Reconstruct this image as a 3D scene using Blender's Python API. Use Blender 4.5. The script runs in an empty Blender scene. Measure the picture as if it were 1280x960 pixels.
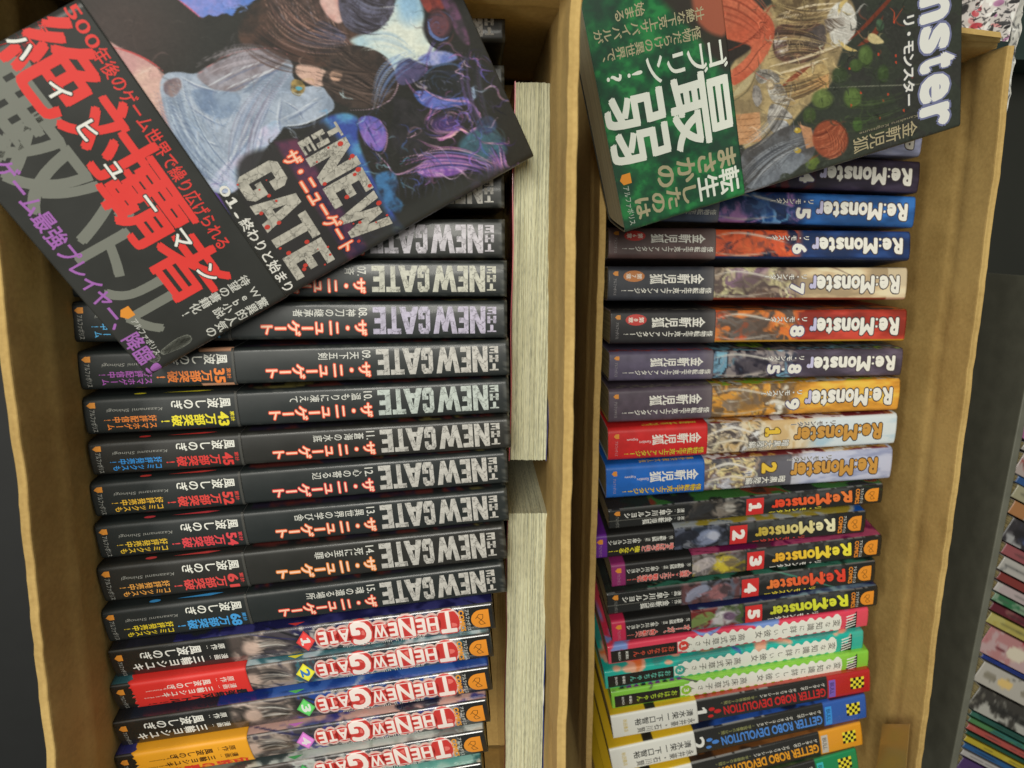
import bpy, bmesh, math, random
import numpy as np
from mathutils import Matrix, Vector

S = bpy.context.scene
COL = S.collection
rnd = random.Random(7)

# ------------------------------------------------------------------ camera (millimetres / 1000)
F_PX = 960.0
CAM = np.array([0.0, 0.0, 340.0])
RW = np.array([[0.99861, -0.00293, -0.05259], [0.01297, 0.9814, 0.19152], [0.05105, -0.19193, 0.98008]])
cd = bpy.data.cameras.new('camera')
cd.sensor_width = 36.0
cd.lens = 27.0
cd.clip_start = 0.01
cd.clip_end = 20.0
cd.dof.use_dof = True
cd.dof.focus_distance = 0.385
cd.dof.aperture_fstop = 14.0
cam = bpy.data.objects.new('camera', cd)
COL.objects.link(cam)
M4 = Matrix.Identity(4)
for i in range(3):
    for j in range(3):
        M4[i][j] = RW[i][j]
    M4[i][3] = CAM[i] * 0.001
cam.matrix_world = M4
S.camera = cam

# ------------------------------------------------------------------ world and lamps
w = bpy.data.worlds.new('World')
S.world = w
w.use_nodes = True
w.node_tree.nodes['Background'].inputs[0].default_value = (0.92, 0.96, 0.90, 1)
w.node_tree.nodes['Background'].inputs[1].default_value = 0.14


def area(name, loc, target, sx, sy, power, col):
    l = bpy.data.lights.new(name, 'AREA')
    l.shape = 'RECTANGLE'
    l.size = sx
    l.size_y = sy
    l.energy = power
    l.color = col
    o = bpy.data.objects.new(name, l)
    COL.objects.link(o)
    o.location = loc
    d = Vector(target) - Vector(loc)
    o.rotation_euler = d.to_track_quat('-Z', 'Y').to_euler()
    return o


area('ceiling_lamp', (-0.36, 0.62, 2.1), (0.05, -0.1, 0), 0.45, 1.3, 40, (1.0, 0.97, 0.88))
area('ceiling_lamp', (-1.5, -0.2, 1.9), (0.05, -0.1, 0), 1.3, 0.4, 15, (1.0, 0.97, 0.88))
S.view_settings.view_transform = 'Standard'
S.view_settings.look = 'None'
S.view_settings.exposure = 0.0
S.view_settings.gamma = 1.0


# ------------------------------------------------------------------ geometry helpers
def at(px, py, h):
    """point seen at photograph pixel px, py lying h millimetres below the lens"""
    r = RW @ np.array([(px - 640) / F_PX, (480 - py) / F_PX, -1.0])
    return CAM + r * (-h / r[2])


def hit(px, py, p0, n):
    r = RW @ np.array([(px - 640) / F_PX, (480 - py) / F_PX, -1.0])
    return CAM + r * (np.dot(p0 - CAM, n) / np.dot(r, n))


def lin(c):
    c = np.asarray(c, float) / 255.0
    return np.where(c <= 0.04045, c / 12.92, ((c + 0.055) / 1.055) ** 2.4)


def mesh_obj(name, verts, faces, mat, parent=None, col=None, smooth=False, mats=None):
    me = bpy.data.meshes.new(name)
    v = np.asarray(verts, float) * 0.001
    me.from_pydata(v.tolist(), [], faces if isinstance(faces, list) else faces.tolist())
    if col is not None:
        a = me.color_attributes.new('Col', 'FLOAT_COLOR', 'POINT')
        c = np.ones((len(v), 4), np.float32)
        c[:, :3] = lin(col)
        a.data.foreach_set('color', c.ravel())
    me.materials.append(mat)
    if smooth:
        me.polygons.foreach_set('use_smooth', [True] * len(me.polygons))
    me.update()
    o = bpy.data.objects.new(name, me)
    COL.objects.link(o)
    if parent is not None:
        o.parent = parent
    return o


def empty(name, mat, label, cat, group=None):
    o = bpy.data.objects.new(name, None)
    COL.objects.link(o)
    o.empty_display_size = 0.02
    o.matrix_world = mat
    o['label'] = label
    o['category'] = cat
    if group:
        o['group'] = group
    return o


def frame(origin, ex, ey, ez):
    m = Matrix.Identity(4)
    for i in range(3):
        m[i][0] = ex[i]
        m[i][1] = ey[i]
        m[i][2] = ez[i]
        m[i][3] = origin[i] * 0.001
    return m


def unit(v):
    v = np.asarray(v, float)
    return v / np.linalg.norm(v)


def box(x0, x1, y0, y1, z0, z1):
    v = [(x0, y0, z0), (x1, y0, z0), (x1, y1, z0), (x0, y1, z0), (x0, y0, z1), (x1, y0, z1), (x1, y1, z1), (x0, y1, z1)]
    f = [(0, 3, 2, 1), (4, 5, 6, 7), (0, 1, 5, 4), (1, 2, 6, 5), (2, 3, 7, 6), (3, 0, 4, 7)]
    return v, f


# ------------------------------------------------------------------ numpy noise and paint
_T = np.random.RandomState(3).rand(256, 256)


def vnoise(x, y, seed=0):
    x = x + seed * 17.31
    y = y + seed * 5.77
    xi = np.floor(x).astype(int)
    yi = np.floor(y).astype(int)
    fx = x - xi
    fy = y - yi
    fx = fx * fx * (3 - 2 * fx)
    fy = fy * fy * (3 - 2 * fy)
    a = _T[xi & 255, yi & 255]
    b = _T[(xi + 1) & 255, yi & 255]
    c = _T[xi & 255, (yi + 1) & 255]
    d = _T[(xi + 1) & 255, (yi + 1) & 255]
    return (a * (1 - fx) + b * fx) * (1 - fy) + (c * (1 - fx) + d * fx) * fy


def fbm(x, y, seed=0, octs=4):
    s = 0
    t = 0
    amp = 1.0
    for o in range(octs):
        s = s + amp * vnoise(x * 2 ** o, y * 2 ** o, seed + o * 3)
        t += amp
        amp *= 0.55
    return s / t


class Paint:
    """prints flat ink on the points X, Y of a surface"""

    def __init__(self, X, Y, base):
        self.X = X
        self.Y = Y
        self.c = np.ones(X.shape + (3,)) * np.array(base, float)

    def mix(self, m, col):
        m = np.clip(m, 0, 1)[..., None]
        self.c = self.c * (1 - m) + np.array(col, float) * m

    def _box(self, x0, x1, y0, y1):
        X, Y = self.X, self.Y
        m = (X >= x0) & (X <= x1) & (Y >= y0) & (Y <= y1)
        if not m.any():
            return None
        r = np.where(m.any(1))[0]
        c = np.where(m.any(0))[0]
        return slice(r[0], r[-1] + 1), slice(c[0], c[-1] + 1)

    def _put(self, sl, m, col):
        m = np.clip(m, 0, 1)[..., None]
        self.c[sl] = self.c[sl] * (1 - m) + np.asarray(col, float) * m

    def ell(self, cx, cy, rx, ry, col, ang=0, soft=0.12, a=1.0):
        R = max(rx, ry) * (1.2 + soft)
        sl = self._box(cx - R, cx + R, cy - R, cy + R)
        if sl is None:
            return
        t = math.radians(ang)
        dx = self.X[sl] - cx
        dy = self.Y[sl] - cy
        u = (dx * math.cos(t) + dy * math.sin(t)) / rx
        v = (-dx * math.sin(t) + dy * math.cos(t)) / ry
        d = np.sqrt(u * u + v * v)
        self._put(sl, a * np.clip((1 - d + soft * .5) / soft, 0, 1), col)

    def stroke(self, pts, wd, col, a=1.0, soft=0.8, taper=False):
        xs = [q[0] for q in pts]
        ys = [q[1] for q in pts]
        e = wd + 2 + soft
        sl = self._box(min(xs) - e, max(xs) + e, min(ys) - e, max(ys) + e)
        if sl is None:
            return
        X, Y = self.X[sl], self.Y[sl]
        best = np.full(X.shape, 1e9)
        n = len(pts) - 1
        for i in range(n):
            x0, y0 = pts[i]
            x1, y1 = pts[i + 1]
            dx, dy = x1 - x0, y1 - y0
            t = np.clip(((X - x0) * dx + (Y - y0) * dy) / (dx * dx + dy * dy + 1e-9), 0, 1)
            d = np.hypot(X - x0 - t * dx, Y - y0 - t * dy)
            if taper:
                q = (i + t) / n
                d = d - wd * 0.5 * (np.sin(np.pi * np.clip(q, 0.02, 0.98)) - 1)
            best = np.minimum(best, d)
        self._put(sl, a * np.clip((wd * 0.5 - best) / soft + .5, 0, 1), col)

    def curve(self, pts, wd, col, a=1.0, soft=0.9):
        p = np.array(pts, float)
        out = []
        n = len(p)
        for i in range(n - 1):
            p0 = p[max(i - 1, 0)]
            p1 = p[i]
            p2 = p[i + 1]
            p3 = p[min(i + 2, n - 1)]
            for t in np.linspace(0, 1, 6)[:-1]:
                out.append(.5 * ((2 * p1) + (-p0 + p2) * t + (2 * p0 - 5 * p1 + 4 * p2 - p3) * t * t + (-p0 + 3 * p1 - 3 * p2 + p3) * t ** 3))
        out.append(p[-1])
        self.stroke([tuple(q) for q in out], wd, col, a, soft, True)

    def poly(self, pts, col, a=1.0, soft=1.0, tex=0.0, ts=0.1, seed=1, col2=None, smooth=True):
        pts = [tuple(q) for q in pts]
        if smooth and len(pts) > 4:
            for _ in range(2):
                q = []
                for i in range(len(pts)):
                    (x0, y0), (x1, y1) = pts[i], pts[(i + 1) % len(pts)]
                    q += [(x0 * .78 + x1 * .22, y0 * .78 + y1 * .22), (x0 * .22 + x1 * .78, y0 * .22 + y1 * .78)]
                pts = q
        xs = [q[0] for q in pts]
        ys = [q[1] for q in pts]
        sl = self._box(min(xs) - soft, max(xs) + soft, min(ys) - soft, max(ys) + soft)
        if sl is None:
            return
        X, Y = self.X[sl], self.Y[sl]
        inside = np.zeros(X.shape, bool)
        dist = np.full(X.shape, 1e9)
        n = len(pts)
        for i in range(n):
            x0, y0 = pts[i]
            x1, y1 = pts[(i + 1) % n]
            if y0 != y1:
                c = ((y0 > Y) != (y1 > Y)) & (X < (x1 - x0) * (Y - y0) / (y1 - y0) + x0)
                inside ^= c
            dx, dy = x1 - x0, y1 - y0
            t = np.clip(((X - x0) * dx + (Y - y0) * dy) / (dx * dx + dy * dy + 1e-9), 0, 1)
            dist = np.minimum(dist, np.hypot(X - x0 - t * dx, Y - y0 - t * dy))
        sd = np.where(inside, dist, -dist)
        m = np.clip(sd / soft + .5, 0, 1) * a
        if col2 is not None:
            k = np.clip((fbm(X * ts, Y * ts, seed) - .5) * 3 + .5, 0, 1)[..., None]
            c = np.array(col, float) * (1 - k) + np.array(col2, float) * k
            self.c[sl] = self.c[sl] * (1 - m[..., None]) + c * m[..., None]
        else:
            self._put(sl, m, col)

    def swirl(self, cx, cy, r, n, pal, seed, wd=1.8, a=.7, sq=.7, ang=0.0, turn=1.6):
        q = random.Random(seed)
        for k in range(n):
            rr = r * q.uniform(.15, 1)
            t0 = q.uniform(0, 6.28)
            tt = q.uniform(.5, turn)
            dr = q.uniform(-.25, .25) * r
            pts = []
            for j in range(5):
                f = j / 4
                t = t0 + tt * f
                R = rr + dr * f
                x, y = R * math.cos(t), R * sq * math.sin(t)
                pts.append((cx + x * math.cos(ang) - y * math.sin(ang), cy + x * math.sin(ang) + y * math.cos(ang)))
            self.curve(pts, wd * q.uniform(.5, 1.4), pal[q.randrange(len(pal))], a * .6 * q.uniform(.5, 1))

    def locks(self, p0, p1, spread, n, pal, seed, bend=.25, wd=1.5, a=.75):
        """a bundle of strands running from p0 to p1"""
        q = random.Random(seed)
        dx, dy = p1[0] - p0[0], p1[1] - p0[1]
        L = math.hypot(dx, dy)
        nx, ny = -dy / L, dx / L
        for k in range(n):
            o = q.uniform(-spread, spread)
            b_ = bend * L * q.uniform(.5, 1.3)
            f0, f1 = q.uniform(0, .3), q.uniform(.7, 1.05)
            pts = []
            for j in range(5):
                f = f0 + (f1 - f0) * j / 4
                w_ = o * (1 - .45 * f) + b_ * math.sin(math.pi * f)
                pts.append((p0[0] + dx * f + nx * w_, p0[1] + dy * f + ny * w_))
            self.curve(pts, wd * q.uniform(.5, 1.3), pal[q.randrange(len(pal))], a * q.uniform(.5, 1))

    def brush(self, n, L, seed, x0=-1e9, x1=1e9, y0=-1e9, y1=1e9, fs=.03, var=.3, a=.6, wd=1.5, pal=None):
        """short brush marks that follow a wandering direction and take up the ink below them"""
        q = random.Random(seed)
        ok = np.argwhere((self.X > x0) & (self.X < x1) & (self.Y > y0) & (self.Y < y1))
        if not len(ok):
            return
        for k in range(n):
            i, j = ok[q.randrange(len(ok))]
            x, y = float(self.X[i, j]), float(self.Y[i, j])
            c = np.array(pal[q.randrange(len(pal))], float) if pal else self.c[i, j].copy()
            c = np.clip(c * q.uniform(1 - var, 1 + var) + q.uniform(-8, 10), 0, 255)
            pts = [(x, y)]
            ll = L * q.uniform(.4, 1.3)
            for _ in range(4):
                t = float(fbm(np.array(x * fs), np.array(y * fs), seed, 2)) * 14
                x += math.cos(t) * ll / 4
                y += math.sin(t) * ll / 4
                pts.append((x, y))
            self.curve(pts, wd * q.uniform(.6, 1.5), c, a * q.uniform(.5, 1))

    def grain(self, amp, sc, seed):
        k = (fbm(self.X * sc, self.Y * sc, seed, 4) - .5) * 2 * amp
        self.c = np.clip(self.c * (1 + k[..., None]), 0, 255)

    def art(self, x0, x1, y0, y1, pal, sc, seed, soft=1.0, strokes=8, sx=1.0):
        """loose painterly patch made of the colours of pal"""
        X, Y = self.X, self.Y
        m = np.clip((X - x0) / soft + .5, 0, 1) * np.clip((x1 - X) / soft + .5, 0, 1) * np.clip((Y - y0) / soft + .5, 0, 1) * np.clip((y1 - Y) / soft + .5, 0, 1)
        wx = fbm(X * sc * .7, Y * sc * .7, seed + 40) * 3
        wy = fbm(X * sc * .7, Y * sc * .7, seed + 50) * 3
        n = fbm(X * sc * sx + wx, Y * sc + wy, seed, 3)
        n = np.clip((n - .25) / .5, 0, .999) * (len(pal) - 1)
        i = np.floor(n).astype(int)
        f = np.clip((n - i - .35) / .3, 0, 1)[..., None]
        P = np.array(pal, float)
        c = P[i] * (1 - f) + P[np.minimum(i + 1, len(pal) - 1)] * f
        self.c = self.c * (1 - m[..., None]) + c * m[..., None]
        r = random.Random(seed)
        for k in range(strokes):
            xx = r.uniform(x0, x1)
            yy = r.uniform(y0, y1)
            L = (x1 - x0) * r.uniform(.1, .35)
            t = r.uniform(-.6, .6)
            pc = pal[r.randrange(len(pal))]
            fk = r.choice((.6, 1.25))
            pc = [min(255, q * fk) for q in pc]
            q1 = (xx, yy)
            q2 = (min(x1, xx + L * .5), yy + L * .5 * t + r.uniform(-1.5, 1.5))
            q3 = (min(x1, xx + L), yy + L * t)
            self.curve([q1, q2, q3], r.uniform(.5, 1.4), pc, .85, .6)


# ------------------------------------------------------------------ materials
def new_mat(name):
    m = bpy.data.materials.new(name)
    m.use_nodes = True
    nt = m.node_tree
    b = nt.nodes['Principled BSDF']
    return m, nt, b


def ink_mat(name, rough, coat=0.0, spec=0.5, bump=0.02, bscale=900):
    m, nt, b = new_mat(name)
    a = nt.nodes.new('ShaderNodeAttribute')
    a.attribute_name = 'Col'
    nt.links.new(a.outputs['Color'], b.inputs['Base Color'])
    tc = nt.nodes.new('ShaderNodeTexCoord')
    n = nt.nodes.new('ShaderNodeTexNoise')
    n.inputs['Scale'].default_value = 38
    n.inputs['Detail'].default_value = 5
    nt.links.new(tc.outputs['Object'], n.inputs['Vector'])
    mr = nt.nodes.new('ShaderNodeMapRange')
    mr.inputs['To Min'].default_value = rough * .55
    mr.inputs['To Max'].default_value = rough * 1.6
    nt.links.new(n.outputs['Fac'], mr.inputs['Value'])
    nt.links.new(mr.outputs['Result'], b.inputs['Roughness'])
    b.inputs['Coat Weight'].default_value = coat
    b.inputs['Coat Roughness'].default_value = 0.09
    b.inputs['Specular IOR Level'].default_value = spec
    bp = nt.nodes.new('ShaderNodeBump')
    bp.inputs['Strength'].default_value = 0.25
    bp.inputs['Distance'].default_value = 0.0006
    nt.links.new(n.outputs['Fac'], bp.inputs['Height'])
    nt.links.new(bp.outputs['Normal'], b.inputs['Normal'])
    return m


M_MATTE = ink_mat('matte_laminated_print', 0.4, 0.15, 0.5)
M_GLOSS = ink_mat('glossy_laminated_print', 0.26, 0.9, 0.5)
M_BAND = ink_mat('coated_paper_band', 0.42, 0.1, 0.5)
M_INK = ink_mat('printed_lettering', 0.45, 0.0, 0.5)


def crack_mat():
    m, nt, b = new_mat('cracked_stone_lettering')
    a = nt.nodes.new('ShaderNodeAttribute')
    a.attribute_name = 'Col'
    tc = nt.nodes.new('ShaderNodeTexCoord')
    v = nt.nodes.new('ShaderNodeTexVoronoi')
    v.feature = 'DISTANCE_TO_EDGE'
    v.inputs['Scale'].default_value = 210
    n = nt.nodes.new('ShaderNodeTexNoise')
    n.inputs['Scale'].default_value = 500
    n.inputs['Detail'].default_value = 4
    mx = nt.nodes.new('ShaderNodeVectorMath')
    mx.operation = 'MULTIPLY_ADD'
    mx.inputs[1].default_value = (.004, .004, .004)
    nt.links.new(n.outputs['Color'], mx.inputs[0])
    nt.links.new(tc.outputs['Object'], mx.inputs[2])
    nt.links.new(mx.outputs[0], v.inputs['Vector'])
    nt.links.new(tc.outputs['Object'], n.inputs['Vector'])
    r = nt.nodes.new('ShaderNodeMapRange')
    r.inputs['From Min'].default_value = 0.0
    r.inputs['From Max'].default_value = 0.045
    r.inputs['To Min'].default_value = 0.35
    r.inputs['To Max'].default_value = 1.0
    nt.links.new(v.outputs['Distance'], r.inputs['Value'])
    r2 = nt.nodes.new('ShaderNodeMapRange')
    r2.inputs['From Min'].default_value = 0.3
    r2.inputs['From Max'].default_value = 0.6
    r2.inputs['To Min'].default_value = 0.72
    r2.inputs['To Max'].default_value = 1.06
    nt.links.new(n.outputs['Fac'], r2.inputs['Value'])
    mu = nt.nodes.new('ShaderNodeMath')
    mu.operation = 'MULTIPLY'
    nt.links.new(r.outputs[0], mu.inputs[0])
    nt.links.new(r2.outputs[0], mu.inputs[1])
    mc = nt.nodes.new('ShaderNodeVectorMath')
    mc.operation = 'SCALE'
    nt.links.new(a.outputs['Color'], mc.inputs[0])
    nt.links.new(mu.outputs[0], mc.inputs['Scale'])
    nt.links.new(mc.outputs[0], b.inputs['Base Color'])
    b.inputs['Roughness'].default_value = .5
    return m


M_CRACK = crack_mat()


def page_mat(name, ca, cb, dens, speck=True):
    m, nt, b = new_mat(name)
    tc = nt.nodes.new('ShaderNodeTexCoord')
    mp = nt.nodes.new('ShaderNodeMapping')
    mp.inputs['Scale'].default_value = (6, dens, 6)
    nt.links.new(tc.outputs['Object'], mp.inputs['Vector'])
    n = nt.nodes.new('ShaderNodeTexNoise')
    n.inputs['Scale'].default_value = 1.0
    n.inputs['Detail'].default_value = 6
    n.inputs['Roughness'].default_value = .75
    nt.links.new(mp.outputs[0], n.inputs['Vector'])
    mp2 = nt.nodes.new('ShaderNodeMapping')
    mp2.inputs['Scale'].default_value = (260, dens * 1.4, 260)
    nt.links.new(tc.outputs['Object'], mp2.inputs['Vector'])
    n2 = nt.nodes.new('ShaderNodeTexNoise')
    n2.inputs['Scale'].default_value = 1.0
    n2.inputs['Detail'].default_value = 3
    nt.links.new(mp2.outputs[0], n2.inputs['Vector'])
    ad = nt.nodes.new('ShaderNodeMath')
    ad.operation = 'MULTIPLY_ADD'
    ad.inputs[1].default_value = .45 if speck else .12
    nt.links.new(n2.outputs['Fac'], ad.inputs[0])
    nt.links.new(n.outputs['Fac'], ad.inputs[2])
    cr = nt.nodes.new('ShaderNodeValToRGB')
    k = .5 + (.225 if speck else .06)
    cr.color_ramp.elements[0].position = k - .13
    cr.color_ramp.elements[1].position = k + .06
    cr.color_ramp.elements[0].color = (*lin(ca), 1)
    cr.color_ramp.elements[1].color = (*lin(cb), 1)
    nt.links.new(ad.outputs[0], cr.inputs['Fac'])
    nt.links.new(cr.outputs['Color'], b.inputs['Base Color'])
    b.inputs['Roughness'].default_value = .85
    bp = nt.nodes.new('ShaderNodeBump')
    bp.inputs['Strength'].default_value = .6
    bp.inputs['Distance'].default_value = .0004
    nt.links.new(ad.outputs[0], bp.inputs['Height'])
    nt.links.new(bp.outputs['Normal'], b.inputs['Normal'])
    return m


M_PAGE = page_mat('book_page_edges', (120, 108, 72), (176, 160, 112), 900, False)
M_PAGE_MANGA = page_mat('manga_page_edges', (156, 157, 134), (208, 207, 176), 1300, True)
M_PAGE_PALE = page_mat('pale_page_edges', (184, 176, 146), (214, 206, 172), 900, False)


def card_mat(name, base, dark):
    m, nt, b = new_mat(name)
    tc = nt.nodes.new('ShaderNodeTexCoord')
    n = nt.nodes.new('ShaderNodeTexNoise')
    n.inputs['Scale'].default_value = 14
    n.inputs['Detail'].default_value = 8
    n.inputs['Roughness'].default_value = .7
    nt.links.new(tc.outputs['Object'], n.inputs['Vector'])
    mp = nt.nodes.new('ShaderNodeMapping')
    mp.inputs['Scale'].default_value = (500, 500, 420)
    nt.links.new(tc.outputs['Object'], mp.inputs['Vector'])
    f = nt.nodes.new('ShaderNodeTexNoise')
    f.inputs['Scale'].default_value = 1
    f.inputs['Detail'].default_value = 3
    nt.links.new(mp.outputs[0], f.inputs['Vector'])
    ad = nt.nodes.new('ShaderNodeMath')
    ad.operation = 'MULTIPLY_ADD'
    ad.inputs[1].default_value = .35
    nt.links.new(f.outputs['Fac'], ad.inputs[0])
    nt.links.new(n.outputs['Fac'], ad.inputs[2])
    cr = nt.nodes.new('ShaderNodeValToRGB')
    cr.color_ramp.elements[0].position = .5
    cr.color_ramp.elements[1].position = .8
    cr.color_ramp.elements[0].color = (*lin(dark), 1)
    cr.color_ramp.elements[1].color = (*lin(base), 1)
    nt.links.new(ad.outputs[0], cr.inputs['Fac'])
    nt.links.new(cr.outputs['Color'], b.inputs['Base Color'])
    b.inputs['Roughness'].default_value = .8
    # faint flute lines of the corrugated board
    wv = nt.nodes.new('ShaderNodeTexWave')
    wv.bands_direction = 'Y'
    wv.inputs['Scale'].default_value = 48
    wv.inputs['Distortion'].default_value = 1.2
    wv.inputs['Detail'].default_value = 3
    nt.links.new(tc.outputs['Object'], wv.inputs['Vector'])
    a2 = nt.nodes.new('ShaderNodeMath')
    a2.operation = 'MULTIPLY_ADD'
    a2.inputs[1].default_value = .22
    nt.links.new(wv.outputs['Fac'], a2.inputs[0])
    nt.links.new(ad.outputs[0], a2.inputs[2])
    bp = nt.nodes.new('ShaderNodeBump')
    bp.inputs['Strength'].default_value = .35
    bp.inputs['Distance'].default_value = .0008
    nt.links.new(a2.outputs[0], bp.inputs['Height'])
    nt.links.new(bp.outputs['Normal'], b.inputs['Normal'])
    return m


M_CARD = card_mat('brown_corrugated_card', (200, 168, 102), (170, 138, 78))
M_TAPE, nt, b = new_mat('brown_packing_tape')
b.inputs['Base Color'].default_value = (*lin((160, 126, 68)), 1)
b.inputs['Roughness'].default_value = .25
M_FLOOR, nt, b = new_mat('dark_floor')
tc = nt.nodes.new('ShaderNodeTexCoord')
n = nt.nodes.new('ShaderNodeTexNoise')
n.inputs['Scale'].default_value = 9
n.inputs['Detail'].default_value = 6
nt.links.new(tc.outputs['Object'], n.inputs['Vector'])
cr = nt.nodes.new('ShaderNodeValToRGB')
cr.color_ramp.elements[0].color = (*lin((27, 29, 23)), 1)
cr.color_ramp.elements[1].color = (*lin((40, 42, 34)), 1)
nt.links.new(n.outputs['Fac'], cr.inputs['Fac'])
nt.links.new(cr.outputs['Color'], b.inputs['Base Color'])
b.inputs['Roughness'].default_value = .7


def plain(name, col, rough=.5, metal=0.0):
    m, nt, b = new_mat(name)
    tc = nt.nodes.new('ShaderNodeTexCoord')
    n = nt.nodes.new('ShaderNodeTexNoise')
    n.inputs['Scale'].default_value = 60
    n.inputs['Detail'].default_value = 4
    nt.links.new(tc.outputs['Object'], n.inputs['Vector'])
    cr = nt.nodes.new('ShaderNodeValToRGB')
    c = lin(col)
    cr.color_ramp.elements[0].position = .3
    cr.color_ramp.elements[1].position = .7
    cr.color_ramp.elements[0].color = (*(c * .8), 1)
    cr.color_ramp.elements[1].color = (*(c * 1.1), 1)
    nt.links.new(n.outputs['Fac'], cr.inputs['Fac'])
    nt.links.new(cr.outputs['Color'], b.inputs['Base Color'])
    b.inputs['Roughness'].default_value = rough
    b.inputs['Metallic'].default_value = metal
    return m


M_METAL = plain('grey_painted_metal', (104, 104, 92), .45)

# ------------------------------------------------------------------ lettering
_GC = {}


def glyphs(text, bold=0.0):
    k = (text, round(bold, 4))
    if k in _GC:
        return _GC[k]
    if text == '1':
        co = np.array([(.20, 0), (.34, 0), (.34, .72), (.20, .72), (.20, .60), (.06, .52), (.06, .60), (.22, .72), (.04, 0), (.50, 0), (.50, .09), (.04, .09)], float)
        tr = np.array([(0, 1, 2), (0, 2, 3), (4, 6, 5), (4, 7, 6), (8, 9, 10), (8, 10, 11)])
        _GC[k] = (co, tr)
        return _GC[k]
    cu = bpy.data.curves.new('lettering', 'FONT')
    cu.body = text
    cu.size = 1.0
    cu.offset = bold
    cu.resolution_u = 3
    cu.fill_mode = 'FRONT'
    ob = bpy.data.objects.new('lettering', cu)
    me = ob.to_mesh()
    n = len(me.vertices)
    co = np.empty(n * 3)
    me.vertices.foreach_get('co', co)
    co = co.reshape(-1, 3)[:, :2].copy()
    me.calc_loop_triangles()
    tr = np.array([t.vertices[:] for t in me.loop_triangles], int).reshape(-1, 3)
    # make every triangle counter-clockwise
    if len(tr):
        a, b, c = co[tr[:, 0]], co[tr[:, 1]], co[tr[:, 2]]
        cr = (b[:, 0] - a[:, 0]) * (c[:, 1] - a[:, 1]) - (b[:, 1] - a[:, 1]) * (c[:, 0] - a[:, 0])
        fl = cr < 0
        tr[fl] = tr[fl][:, ::-1]
    ob.to_mesh_clear()
    bpy.data.objects.remove(ob)
    bpy.data.curves.remove(cu)
    _GC[k] = (co, tr)
    return _GC[k]


BLOCK = {   # heavy square capitals, cut from straight pieces
    'T': [[(0, .8), (1, .8), (1, 1), (0, 1)], [(.33, 0), (.67, 0), (.67, .8), (.33, .8)]],
    'H': [[(0, 0), (.34, 0), (.34, 1), (0, 1)], [(.66, 0), (1, 0), (1, 1), (.66, 1)], [(.34, .4), (.66, .4), (.66, .6), (.34, .6)]],
    'E': [[(0, 0), (.42, 0), (.42, 1), (0, 1)], [(.42, .8), (1, .8), (1, 1), (.42, 1)], [(.42, 0), (1, 0), (1, .2), (.42, .2)], [(.42, .41), (.88, .41), (.88, .6), (.42, .6)]],
    'N': [[(0, 0), (.31, 0), (.31, 1), (0, 1)], [(.69, 0), (1, 0), (1, 1), (.69, 1)], [(.31, 1), (.31, .52), (.69, 0), (.69, .48)]],
    'W': [[(0, 1), (.2, 0), (.38, 0), (.22, 1)], [(.2, 0), (.38, 0), (.6, .92), (.42, .92)], [(.40, .92), (.6, .92), (.8, 0), (.62, 0)], [(.62, 0), (.8, 0), (1, 1), (.78, 1)]],
    'A': [[(0, 0), (.32, 0), (.58, 1), (.34, 1)], [(.42, 1), (.66, 1), (1, 0), (.68, 0)], [(.26, .18), (.74, .18), (.70, .38), (.30, .38)]],
    'G': [[(0, .14), (.37, .14), (.37, .86), (0, .86)], [(0, .86), (1, .86), (.82, 1), (.18, 1)], [(0, .14), (.18, 0), (.82, 0), (1, .14)], [(.63, .62), (1, .62), (1, .86), (.63, .86)], [(.63, .14), (1, .14), (1, .46), (.63, .46)], [(.48, .32), (.63, .32), (.63, .46), (.48, .46)],
          [(.37, .78), (.63, .78), (.63, .86), (.37, .86)], [(.37, .14), (.63, .14), (.63, .22), (.37, .22)]],
}


def is_cjk(t):
    return any(ord(c) > 0x2E80 for c in t)


def stamps(text, bold, ow, want_out):
    """(outline?, points, triangles, extra layer) - heavy strokes are printed as shifted overprints"""
    res = []
    if not is_cjk(text):
        c, t = glyphs(text, 0.0)
        if want_out:
            r = bold + ow
            for a in range(10):
                an = a * math.pi / 5 + .2
                res.append((True, c + np.array([math.cos(an), math.sin(an)]) * r, t, .02 * a))
        if bold > .004:
            for a in range(8):
                an = a * math.pi / 4 + .2
                res.append((False, c + np.array([math.cos(an), math.sin(an)]) * bold, t, .02 * a))
        else:
            res.append((False, c, t, 0.0))
        return res
    c, t = glyphs(text, 0.0)
    k = 0
    if want_out:
        r = bold + ow
        for a in range(8):
            an = a * math.pi / 4 + .2
            res.append((True, c + np.array([math.cos(an), math.sin(an)]) * r, t, .02 * k))
            k += 1
    k = 0
    if bold > .004:
        for a in range(4):
            an = a * math.pi / 2 + .5
            res.append((False, c + np.array([math.cos(an), math.sin(an)]) * bold, t, .03 * k))
            k += 1
    else:
        res.append((False, c, t, 0.0))
    return res


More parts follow.
